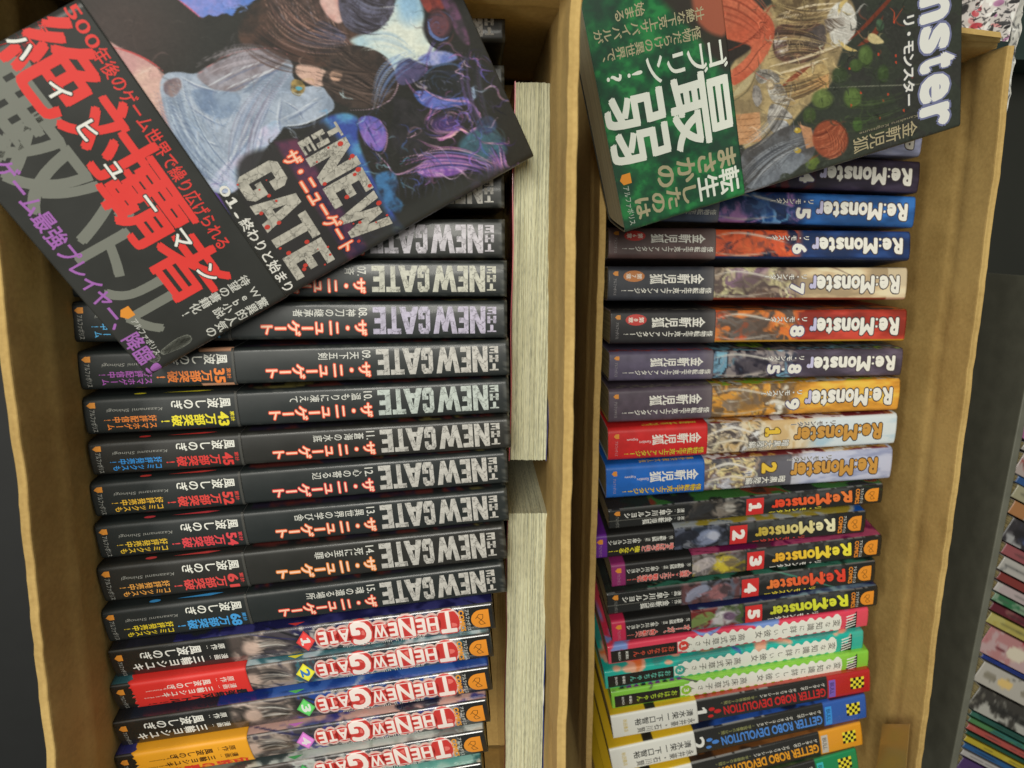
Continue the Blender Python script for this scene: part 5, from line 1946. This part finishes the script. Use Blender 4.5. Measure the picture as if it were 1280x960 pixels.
def paintB(U, SS):
    X, Y = grid_px(U, SS, oB, exB, eyB, ezB, hwB, HB)
    p = Paint(X, Y, (56, 57, 52))
    W = lambda *a, **k: p.curve(*a, **k)
    p.mix((fbm(X * .03, Y * .03, 3) > .5) * .3, (62, 74, 56))
    # layered garments and gear, as loose shapes
    p.poly([(905, 100), (930, 60), (960, 0), (1060, -6), (1072, 20), (1050, 70), (1040, 110), (1000, 140), (960, 200), (926, 190)], (142, 124, 92), col2=(186, 164, 118), ts=.06, soft=3)
    p.poly([(962, -6), (1040, -6), (1034, 16), (970, 26)], (168, 148, 104), col2=(100, 84, 62), ts=.1, soft=2)
    p.poly([(966, 34), (1000, 30), (1030, 30), (1032, 70), (1000, 84), (966, 76)], (112, 78, 66), col2=(76, 62, 56), ts=.12, soft=2)
    p.poly([(968, 52), (984, 48), (986, 70), (970, 74)], (214, 206, 196), col2=(110, 84, 80), ts=.2)
    p.poly([(992, 56), (1014, 38), (1032, 30), (1034, 60), (1010, 62)], (84, 76, 74), col2=(120, 104, 94), ts=.1, soft=2)
    p.poly([(976, 90), (1030, 78), (1040, 100), (1010, 110), (990, 140), (960, 130)], (196, 170, 118), col2=(160, 134, 90), ts=.08, soft=1.5)
    p.poly([(1000, 110), (1036, 94), (1036, 112), (990, 122)], (206, 160, 106), soft=1.5)
    W([(976, 112), (996, 96), (1018, 80)], 6, (140, 74, 52))
    W([(1014, 110), (1022, 104), (1034, 108), (1040, 96)], 1, (110, 84, 50))
    # big rust-red mantle
    p.poly([(850, -8), (930, -8), (948, 10), (964, 24), (970, 40), (964, 62), (950, 84), (934, 100), (914, 112), (905, 96), (926, 82), (944, 62), (910, 52), (884, 42), (866, 22)], (188, 92, 66), col2=(206, 112, 82), ts=.03, soft=1.5)
    p.ell(900, 20, 30, 18, (190, 112, 84), 0, 1.2, .7)
    p.poly([(884, 46), (910, 52), (944, 60), (926, 74), (902, 84), (896, 70), (884, 56)], (52, 46, 42), soft=3)
    for k in range(12):
        W([(900 + k * 5, 70 - k * 2), (924 + k * 3, 60 - k * 2), (948 + k * 1.5, 46 - k * 2.5)], .9, (130, 58, 42), .6)
    W([(912, 100), (932, 88), (950, 64), (966, 50)], 1.1, (96, 46, 36), .8)
    W([(914, 124), (930, 110), (944, 92)], 9, (190, 176, 136), .9)
    W([(912, 132), (934, 116), (946, 94)], 2, (110, 100, 74), .8)
    # pale cords and locks
    for k, l in enumerate(([(966, 28), (1000, 20), (1046, 12), (1060, 4)], [(960, 86), (1000, 76), (1040, 62), (1060, 54)], [(966, 96), (1004, 86), (1036, 74)], [(970, 22), (1010, 10), (1050, 6)])):
        W(l, 4.2 - k * .5, (224, 208, 176), .9)
        W([(a, b_ + 3) for a, b_ in l], 1.2, (120, 98, 70), .7)
    # white plume with ivory horns
    p.poly([(1032, 24), (1046, 4), (1064, 6), (1072, 26), (1068, 48), (1054, 62), (1040, 56), (1036, 40)], (226, 224, 214), col2=(196, 192, 182), ts=.08, soft=1.6)
    p.poly([(1030, 26), (1056, 24), (1056, 34), (1034, 44)], (130, 114, 98), col2=(96, 84, 76), ts=.1, soft=2)
    for k in range(7):
        W([(1038 + k, 20 + k * 6), (1054, 22 + k * 5), (1068, 28 + k * 3)], .9, (170, 166, 158), .7)
    W([(1048, 22), (1052, 8), (1064, -2)], 5, (206, 182, 118))
    W([(1048, 52), (1058, 62), (1072, 66)], 5, (206, 182, 118))
    # dull red banner strokes
    W([(1060, 54), (1082, 34), (1110, 4), (1122, -10)], 5, (118, 58, 42))
    W([(1072, 60), (1092, 46), (1104, 22)], 7, (128, 62, 44), .9)
    W([(1112, 12), (1118, 18), (1118, 28), (1130, 10)], 1.4, (190, 80, 50))
    p.poly([(1086, 44), (1094, 44), (1108, 56), (1092, 58), (1084, 52)], (206, 190, 140), soft=1.4)
    # round mossy lumps in the dark
    for (a, b_, r1, r2, c) in ((1082, 72, 9, 13, (84, 104, 58)), (1070, 84, 8, 8, (70, 88, 50)), (1104, 94, 7, 11, (62, 78, 48)), (1028, 126, 13, 12, (98, 114, 64)), (1066, 124, 11, 13, (88, 108, 58)),
                               (1100, 34, 5, 8, (70, 92, 70)), (1072, 158, 6, 9, (70, 96, 50)), (1016, 206, 9, 9, (92, 108, 52)), (1050, 96, 10, 10, (60, 72, 48)), (1012, 146, 8, 10, (66, 80, 48)), (1090, 136, 9, 9, (56, 62, 50))):
        p.ell(a, b_, r1, r2, c, 0, .35)
        p.ell(a - 2, b_ - 3, r1 * .5, r2 * .5, [min(255, q * 1.18) for q in c], 0, .6, .7)
        W([(a - r1, b_ + r2 * .7), (a, b_ + r2), (a + r1, b_ + r2 * .5)], 1.4, (44, 52, 38), .7)
    for (a, b_) in ((1098, 70), (1120, 80), (1120, 72), (1110, 120), (1104, 128), (1140, 98), (1062, 88), (1130, 140), (1076, 118), (1064, 134), (1118, 30), (1100, 150)):
        p.ell(a, b_, 1.2, 1.8, (196, 76, 50))
    W([(1032, 112), (1080, 110), (1140, 108), (1156, 106)], 1.3, (150, 150, 130), .7)
    # steel plates
    p.poly([(946, 90), (962, 88), (974, 96), (976, 108), (962, 104), (950, 108), (944, 100)], (196, 192, 182), col2=(120, 114, 106), ts=.12)
    p.poly([(960, 102), (978, 106), (990, 134), (978, 132), (966, 130), (960, 118)], (206, 202, 192), col2=(130, 124, 116), ts=.12)
    p.poly([(962, 130), (978, 134), (994, 150), (980, 152), (970, 148), (958, 158)], (200, 196, 188), col2=(110, 106, 104), ts=.12)
    p.poly([(942, 108), (950, 110), (954, 128), (946, 138), (940, 124)], (160, 154, 148), col2=(96, 90, 86), ts=.15)
    p.poly([(960, 152), (988, 152), (984, 182), (972, 172), (962, 164)], (196, 196, 196), col2=(120, 122, 126), ts=.12)
    p.ell(963, 108, 5.5, 7, (170, 150, 120))
    p.ell(963, 108, 3, 4, (214, 196, 164))
    for l in ([(946, 92), (962, 96), (976, 108)], [(966, 130), (980, 134), (992, 136)], [(962, 148), (980, 148), (994, 152)], [(974, 160), (978, 172), (982, 184)]):
        W(l, 1.1, (60, 56, 52), .8)
    # plank
    p.poly([(916, 146), (950, 142), (952, 178), (922, 184)], (206, 158, 116), col2=(190, 140, 98), ts=.05)
    for k in range(4):
        W([(918, 152 + k * 8), (934, 151 + k * 8), (950, 149 + k * 8)], .8, (120, 80, 52), .7)
    # grey coat, brass studs
    p.poly([(924, 192), (952, 178), (984, 158), (1006, 160), (1024, 168), (1018, 196), (1006, 208), (960, 222), (930, 236)], (112, 114, 118), col2=(80, 78, 78), ts=.07, soft=1.5)
    p.poly([(930, 236), (960, 214), (990, 190), (1010, 196), (996, 216), (960, 234), (925, 250)], (132, 138, 146), col2=(98, 102, 110), ts=.06, soft=2)
    p.poly([(1000, 158), (1014, 162), (1020, 184), (1008, 188)], (190, 140, 104), soft=1.5)
    for (a, b_) in ((997, 165), (997, 190)):
        p.ell(a, b_, 4.6, 3.6, (190, 160, 60))
        p.ell(a - 1, b_ - 1, 2, 1.5, (226, 206, 120))
    for k in range(8):
        W([(930 + k * 6, 230 - k * 2), (956 + k * 5, 212 - k * 3), (984 + k * 3, 186 - k)], 1, (64, 64, 66) if k % 2 else (164, 168, 172), .6)
    # russet round tuft
    p.ell(1038, 176, 22, 24, (150, 78, 54), -15, .12)
    p.locks((1018, 186), (1054, 160), 20, 50, [(150, 78, 54), (188, 108, 76), (106, 52, 38), (206, 130, 96)], 70, .2, 1.8, .85)
    for k in range(11):
        W([(1026 + k * 2, 156 + k * 1.2), (1036 + k * 2, 170 + k * 1.2), (1040 + k * 1.2, 190 + k * .6)], 1.0, (180, 102, 70) if k % 2 else (112, 54, 38), .8)
    W([(1022, 158), (1040, 152), (1056, 164), (1060, 182), (1046, 198)], 1.1, (90, 46, 34), .8)
    LE = [(120, 96, 66), (190, 166, 118), (84, 66, 50), (150, 128, 90), (60, 50, 42)]
    p.locks((966, 20), (1040, 22), 18, 40, LE, 71, .1, 1.8, .7)
    p.locks((960, 60), (1030, 62), 20, 40, LE, 72, -.08, 1.8, .7)
    p.locks((960, 120), (1034, 98), 16, 40, LE, 73, .08, 1.7, .7)
    p.locks((925, 190), (985, 120), 12, 26, [(110, 102, 96), (60, 56, 52), (196, 190, 180)], 74, .1, 1.5, .7)
    p.locks((925, 240), (1010, 176), 14, 40, [(132, 138, 146), (84, 88, 96), (60, 60, 62), (168, 172, 178)], 75, -.1, 1.6, .7)
    p.locks((870, 0), (966, 46), 28, 46, [(176, 84, 60), (214, 124, 92), (140, 64, 46), (196, 104, 78)], 76, -.15, 2.4, .5)
    p.swirl(966, 118, 26, 30, [(214, 210, 202), (110, 104, 98), (160, 154, 146), (70, 66, 62)], 77, 1.5, .7, 1.2)
    p.locks((1036, 20), (1070, 40), 18, 30, [(236, 234, 226), (180, 176, 168), (206, 200, 190)], 78, .1, 1.6, .8)
    GRN = [(70, 88, 52), (50, 60, 42), (96, 120, 66), (40, 46, 36)]
    for k, (a_, b_) in enumerate(((1082, 72), (1104, 94), (1028, 126), (1066, 124), (1050, 96), (1012, 146), (1090, 136), (1072, 158), (1016, 206), (1060, 150))):
        p.swirl(a_ + 4, b_ + 3, 14, 14, GRN, 80 + k, 1.8, .6, .9)
    p.locks((1040, 150), (1140, 130), 30, 40, GRN, 95, .1, 2, .35)
    p.brush(900, 20, 65, 890, 1145, -5, 300, .035, .35, .6, 1.6)
    p.brush(200, 14, 66, 950, 1060, -5, 110, .05, .6, .6, 1.4)
    p.grain(.12, .35, 61)
    return p.c


PB = Print()
a = uB(1149, -30)
b_ = uB(1150, 160)
# title letters run down the head end of the cover
tb = [('o', -44, -8), ('n', -6, 30), ('s', 32, 68), ('t', 70, 92), ('e', 94, 130), ('r', 132, 162)]
for ch, y0, y1 in tb:
    xx0, xx1 = 1149, 1187
    hx = 12 if ch == 't' else 0
    s0 = uB(1168, y0)[1]
    s1 = uB(1168, y1)[1]
    ua = uB(1149, (y0 + y1) / 2)[0]
    ub = uB(1187 + hx * .6, (y0 + y1) / 2)[0]
    PB.fit(ch, ua, ub, s1 + .3, s0 - .3, 'up', (234, 234, 228), .045, 2, out=(120, 124, 160), ow=.035)
run = 'リ・モンスター'
for k, ch in enumerate(run):
    y0 = 20 + k * 16.5
    c0 = uB(1136, y0 + 8)
    for io, co, tr, xl in stamps(ch, .03, .05, True):
        sz = 6.8
        PB.add(np.stack([c0[0] + (co[:, 1] - .38) * sz, c0[1] - (co[:, 0] - .5) * sz], 1), tr, (90, 92, 96) if io else (232, 230, 222), 2 + (0 if io else .4) + xl)
a = uB(1147, 158)
b_ = uB(1066, 188)
PB.vert('金斬児狐', b_[0], a[0], (a[1] + b_[1]) / 2, 8.4, (176, 164, 130), .006, 2)
PB.fit('Kanekiru Kogitsune', b_[0] + 4, a[0], (a[1] + b_[1]) / 2 + 5.0, (a[1] + b_[1]) / 2 + 6.8, '180', (150, 142, 116), .0, 2)
# the letters read the same way up as the author's name
PBB = Print()
WH = (236, 240, 228)
BG_ = (176, 168, 134)


def colv(P, txt, p0, p1, wd, col, bold, layer=1, **k):
    a = uB(*p0)
    b_ = uB(*p1)
    n = len(txt)
    for i_, ch in enumerate(txt):
        q = (i_ + .5) / n
        uu = a[0] + (b_[0] - a[0]) * q
        ss = a[1] + (b_[1] - a[1]) * q
        adv = abs(a[0] - b_[0]) / n
        P.vert(ch, uu - adv / 2, uu + adv / 2, ss, wd, col, bold=bold, layer=layer, **k)


colv(PBB, '最弱', (917, 126), (758, 174), 37, WH, .02, 1.2)
colv(PBB, 'ゴブリン!?', (908, 66), (756, 104), 15.5, WH, .016, 1.4)
colv(PBB, 'まさかの', (921, 194), (820, 226), 13, BG_, .035)
colv(PBB, '転生', (925, 222), (872, 240), 13.5, WH, .022)
colv(PBB, 'したのは', (872, 240), (794, 264), 12, BG_, .035)
colv(PBB, '怪物だらけの異世界で、', (876, 42), (746, 76), 6.2, BG_, .014)
colv(PBB, '壮絶な下克上サバイバルが', (880, 18), (742, 50), 6.2, BG_, .014)
colv(PBB, '始まる', (806, 12), (768, 24), 6.2, BG_, .014)
a = uB(782, 226)
PBB.shape([(a[0] + 2.8, a[1] + 2.6), (a[0] + 2.8, a[1] - 2.6), (a[0] - 1.5, a[1] - 2.6), (a[0] - 3, a[1]), (a[0] - 1.5, a[1] + 2.6)], LOGO, 3)
a = uB(786, 234)
b_ = uB(792, 282)
PBB.fit('アルファポリス', a[0] - 3.2, a[0] + .2, b_[1], a[1], 'up', (196, 204, 190), .0, 3)


def bandB(U, SS):
    X, Y = grid_px(U, SS, oB, exB, eyB, ezB, hwB, HB)
    p = Paint(X, Y, (38, 84, 58))
    g = fbm(U * .16, SS * .16, 12, 5)
    g2 = fbm(U * .03, SS * .03, 19, 2)
    p.mix(np.clip((g - .42) * 5, 0, 1) * .8, (40, 116, 66))
    p.mix(np.clip((g - .56) * 8, 0, 1) * .7, (52, 146, 78))
    p.mix(np.clip((.42 - g) * 7, 0, 1) * .7, (40, 60, 50))
    p.mix(np.clip((g2 - .5) * 6, 0, 1) * .35, (48, 70, 58))
    # the mantle runs on across the band
    p.poly([(820, -20), (900, -20), (920, 80), (905, 92), (880, 62), (862, 36), (826, 6)], (58, 48, 44), .9, 10)
    p.poly([(862, -20), (920, -20), (910, 50), (886, 44), (868, 26)], (176, 96, 72), .9, 6)
    return p.c


sideB = [.6] + list(np.arange(1.4, 121, .46)) + [123, 126]
make_book('light_novel', 'book lying cover up across the right box, green band with large white writing', 'book', 'books lying on top of the rows', mB, LB, TB, HB,
          paintB, PB, M_MATTE, (0, 66, bandB, None), PBB, du=.46, fine=1.2, r=2.4, bulge=.6, side=sideB, pages=M_PAGE_PALE)

# ------------------------------------------------------------------ printed paper tucked round the right box
def painted_sheet(name, P00, P10, P11, P01, nu, nv, warp, seed, painter, mat, th=.5):
    P00, P10, P11, P01 = [np.array(p, float) for p in (P00, P10, P11, P01)]
    a, b_ = np.meshgrid(np.linspace(0, 1, nu), np.linspace(0, 1, nv), indexing='ij')
    A = a[..., None]
    B = b_[..., None]
    P = P00 * (1 - A) * (1 - B) + P10 * A * (1 - B) + P11 * A * B + P01 * (1 - A) * B
    nrm = unit(np.cross(P10 - P00, P01 - P00))
    L1 = np.linalg.norm(P10 - P00)
    L2 = np.linalg.norm(P01 - P00)
    k = np.abs(fbm(a * L1 * .09, b_ * L2 * .09, seed, 3) - .5) * 2
    P = P + nrm * (k * warp)[..., None]
    col = painter(a * L1, b_ * L2)
    v = np.vstack([P.reshape(-1, 3), (P - nrm * th).reshape(-1, 3)])
    idx = np.arange(nu * nv).reshape(nu, nv)
    q = np.stack([idx[:-1, :-1].ravel(), idx[1:, :-1].ravel(), idx[1:, 1:].ravel(), idx[:-1, 1:].ravel()], 1)
    N = nu * nv
    e = []
    for line, fl in ((idx[0], 0), (idx[-1], 1), (idx[:, 0], 1), (idx[:, -1], 0)):
        r_ = np.stack([line[:-1], line[1:], line[1:] + N, line[:-1] + N], 1)
        e.append(r_ if fl else r_[:, ::-1])
    f = np.vstack([q, q[:, ::-1] + N] + e)
    c = np.vstack([col.reshape(-1, 3)] * 2)
    return mesh_obj(name, v, f, mat, None, c, smooth=True)


def newsprint(X, Y):
    p = Paint(X, Y, (214, 208, 204))
    r = random.Random(4)
    for k in range(170):
        x, y = r.uniform(X.min(), X.max()), r.uniform(Y.min(), Y.max())
        c = r.choice([(190, 60, 70), (40, 40, 42), (60, 60, 62), (224, 150, 150), (240, 240, 236), (236, 236, 230), (176, 120, 160)])
        p.ell(x, y, r.uniform(.8, 4), r.uniform(.5, 1.8), c, r.uniform(0, 90), .3, .9)
    for k in range(420):
        x, y = r.uniform(X.min(), X.max()), r.uniform(Y.min(), Y.max())
        p.stroke([(x, y), (x + r.uniform(-2, 2), y + r.uniform(-2, 2))], .5, (50, 50, 52), .8, .4)
    return p.c


z_ = lambda h: 340 - h
c00, c10, c11, c01 = at(1160, 40, 430), at(1258, 52, 430), at(1292, -60, 420), at(1160, -80, 420)
o = painted_sheet('printed_paper', c00, c10, c11, c01, 150, 150, 2.5, 3, newsprint, M_BAND)
o['label'] = 'crumpled printed paper with red and black marks behind the end flap'
o['category'] = 'paper'


def edgepaper(X, Y):
    p = Paint(X, Y, (206, 204, 196))
    r = random.Random(9)
    for k in range(90):
        x, y = r.uniform(X.min(), X.max()), r.uniform(Y.min(), Y.max())
        p.stroke([(x, y), (x + r.uniform(-4, 4), y + r.uniform(-2, 2))], r.uniform(.4, 1.2), r.choice([(60, 60, 62), (120, 120, 120), (236, 236, 232)]), .8, .4)
    return p.c


o = painted_sheet('wrapping_paper', at(1271, -20, 440), at(1232, 235, 446), at(1238, 238, 446), at(1284, -20, 440), 150, 16, 4.0, 6, edgepaper, M_BAND)
o['label'] = 'torn white paper strip running down outside the right box rim'
o['category'] = 'paper'

# ------------------------------------------------------------------ shelf of books beyond the right box
SH = 520
pA, pB = at(1298, 400, SH), at(1183, 985, SH)
d_ = unit(pB - pA)
per = np.array([-d_[1], d_[0], 0]) * (1 if (-d_[1]) > 0 else -1)
L_ = np.linalg.norm(pB - pA)
m4 = frame(pA - np.array([0, 0, pA[2] - FLOOR_Z]), d_, per, unit(np.cross(d_, per)))
shelf = empty('book_shelf', m4, 'grey metal shelf edge running down the far right margin', 'shelf')
sg = -1 if np.cross(d_, per)[2] < 0 else 1
hS = (z_(SH) - FLOOR_Z) * sg


def sbox(name, x0, x1, y0, y1, z0, z1, mat):
    lo, hi = sorted((z0 * sg, z1 * sg))
    v, f = box(x0, x1, y0, y1, lo, hi)
    o = mesh_obj(name, v, f, mat, shelf)
    bv = o.modifiers.new('edge', 'BEVEL')
    bv.width = .0008
    bv.segments = 2
    return o


hh = abs(hS)
sbox('side_panel', -30, L_ + 30, 0, 5.5, 0.5, hh, M_METAL)
sbox('shelf_board', -30, L_ + 30, 6, 220, hh - 118, hh - 113, M_METAL)
sbox('back_panel', -30, L_ + 30, 221, 226, 0.5, hh, M_METAL)
FAR = [
    # photo x, y of the near end (top edge), y of bottom edge, colours, label
    (1284, 482, 510, [(70, 50, 80), (60, 44, 60)], 'blurred dark violet spine at the top of the far right shelf'),
    (1280, 512, 548, [(196, 120, 170), (90, 60, 130)], 'blurred pink and purple spine on the far right shelf'),
    (1274, 552, 562, [(190, 186, 176), (170, 168, 160)], 'blurred thin white spine under the pink and purple one'),
    (1270, 564, 592, [(206, 190, 184), (180, 84, 78)], 'blurred white spine with red blotches on the far right shelf'),
    (1266, 594, 603, [(50, 96, 160), (60, 100, 150)], 'blurred thin mid-blue spine under the red-blotched one'),
    (1264, 604, 622, [(190, 184, 150), (170, 166, 140)], 'blurred cream spine on the far right shelf'),
    (1260, 624, 642, [(196, 190, 178), (150, 104, 64)], 'blurred pale spine with a brown square'),
    (1256, 644, 676, [(190, 190, 190), (60, 56, 60), (90, 110, 170)], 'blurred white spine with a dark oval picture'),
    (1250, 678, 692, [(176, 96, 100), (190, 120, 120)], 'blurred rose-red spine on the far right shelf'),
    (1247, 694, 712, [(212, 208, 200), (150, 150, 148)], 'blurred white spine under the rose-red one'),
    (1243, 714, 724, [(150, 60, 54), (90, 88, 86)], 'blurred spine with a row of dark red dots'),
    (1240, 726, 738, [(214, 196, 196), (220, 214, 208)], 'blurred pinkish white spine above the green one'),
    (1237, 740, 750, [(60, 130, 84), (150, 180, 150)], 'blurred green and white spine on the far right shelf'),
    (1234, 752, 762, [(112, 36, 50), (150, 90, 90)], 'blurred maroon spine on the far right shelf'),
    (1231, 764, 778, [(206, 192, 100), (214, 204, 120)], 'blurred thick yellow spine on the far right shelf'),
    (1227, 780, 815, [(190, 40, 60), (214, 150, 150), (224, 190, 190)], 'blurred wide red book with a picture patch'),
    (1222, 817, 822, [(36, 60, 150), (40, 70, 160)], 'blurred very thin royal blue spine'),
    (1220, 824, 852, [(214, 208, 196), (206, 190, 150)], 'blurred wide white book with a small tan emblem'),
    (1214, 855, 886, [(150, 146, 132), (70, 66, 60), (206, 204, 194)], 'blurred patterned grey book below the wide white one'),
    (1208, 888, 894, [(40, 96, 84), (60, 120, 100)], 'blurred dark teal spine low on the far right shelf'),
    (1206, 896, 902, [(60, 130, 120), (90, 150, 90)], 'blurred teal-green spine below the dark teal one'),
    (1204, 904, 911, [(200, 90, 80), (212, 120, 110)], 'blurred salmon red spine low on the far right shelf'),
    (1202, 913, 917, [(30, 90, 70), (40, 100, 80)], 'blurred very thin bottle green spine'),
    (1201, 919, 926, [(214, 190, 50), (220, 200, 70)], 'blurred bright yellow spine low on the far right shelf'),
    (1199, 928, 934, [(40, 100, 160), (50, 110, 170)], 'blurred blue spine below the bright yellow one'),
    (1197, 936, 943, [(206, 200, 196), (214, 208, 204)], 'blurred white spine just above the lowest violet one'),
    (1195, 945, 962, [(84, 56, 116), (110, 80, 130)], 'blurred violet spine at the foot of the far right shelf'),
]
for k, (x, y0, y1, pal, label) in enumerate(FAR):
    a = at(x + 6, y0, SH + 3 + k % 3)
    b_ = at(x + 6 - (y1 - y0) * .2, y1, SH + 3 + k % 3)
    far_ = at(x + 106, y0 + 52, SH + 3 + k % 3)
    ex = unit(far_ - a)
    ez = np.array([0, 0, 1.0])
    ey = unit(np.cross(ez, ex))
    t = abs((a - b_) @ ey) * 1.0
    mid = (a + b_) / 2
    Lb = 140 + (k * 37) % 30
    Hb = 104.0
    root_m = frame(mid - ez * Hb, ex, ey, ez)
    prof = profile(max(t, 1.6), Hb, min(.7, t * .25), .1, 2.0, [2, 10, 40])

    def paint(U, SS, pal=pal, k=k):
        pal = [tuple(.78 * c for c in q) for q in pal]
        p = Paint(U, SS, pal[0])
        p.art(0, Lb, -40, 40, pal if len(pal) > 2 else [pal[0], pal[0], pal[1]], .06, 500 + k, 1, 5)
        r = random.Random(k)
        for q in range(5):
            xx = r.uniform(5, 80)
            p.stroke([(xx, 0), (xx + r.uniform(4, 14), 0)], max(.6, t * .25), [c * .6 for c in pal[1]], .6, .6)
        if 'tan emblem' in label:
            p.ell(26, 0, 7, 4, (206, 176, 110))
        if 'dark oval' in label:
            p.ell(30, 0, 8, 5, (56, 52, 56))
        if 'brown square' in label:
            p.mix((U < 14) * 1.0, (156, 108, 66))
        if 'red book' in label:
            p.mix((U > 48) * 1.0, (214, 186, 186))
            p.ell(32, 0, 9, 6, (200, 190, 170))
        return p.c
    root = empty('shelf_book', root_m, label, 'book', 'blurred books on the far right shelf')
    sleeve('jacket', prof, 0, Lb, 1.5, 0.0, paint, M_BAND, root)
    if t > 2.4:
        v, f = box(.5, Lb - .5, -t / 2 + .4, t / 2 - .4, .5, Hb - 1.5)
        mesh_obj('page_block', v, f, M_PAGE, root)

# dark floor clutter edge at the upper right: teal plastic crate seen in the gloom
crate = empty('storage_crate', Matrix.Translation((0.62, 0.30, FLOOR_Z * .001)), 'dark teal plastic crate in the gloom of the upper right corner', 'crate')
M_TEAL = plain('dark_teal_plastic', (40, 58, 54), .5)
cx, cy = 0, 0
q = at(1262, 74, 560)
x0, y0 = q[0] - 20, q[1]
for nm, bx in (('side_wall', (0, 4, 0, 200)), ('end_wall', (4, 240, 0, 4)), ('side_wall', (240, 244, 0, 200)), ('end_wall', (4, 240, 196, 200)), ('base', (4, 240, 4, 196))):
    zz1 = 6 if nm == 'base' else z_(560) - FLOOR_Z
    v, f = box(bx[0] + x0, bx[1] + x0, bx[2] + y0, bx[3] + y0, FLOOR_Z + 1, FLOOR_Z + zz1)
    o = mesh_obj(nm, v, f, M_TEAL, crate)
    child_fix(o, crate)
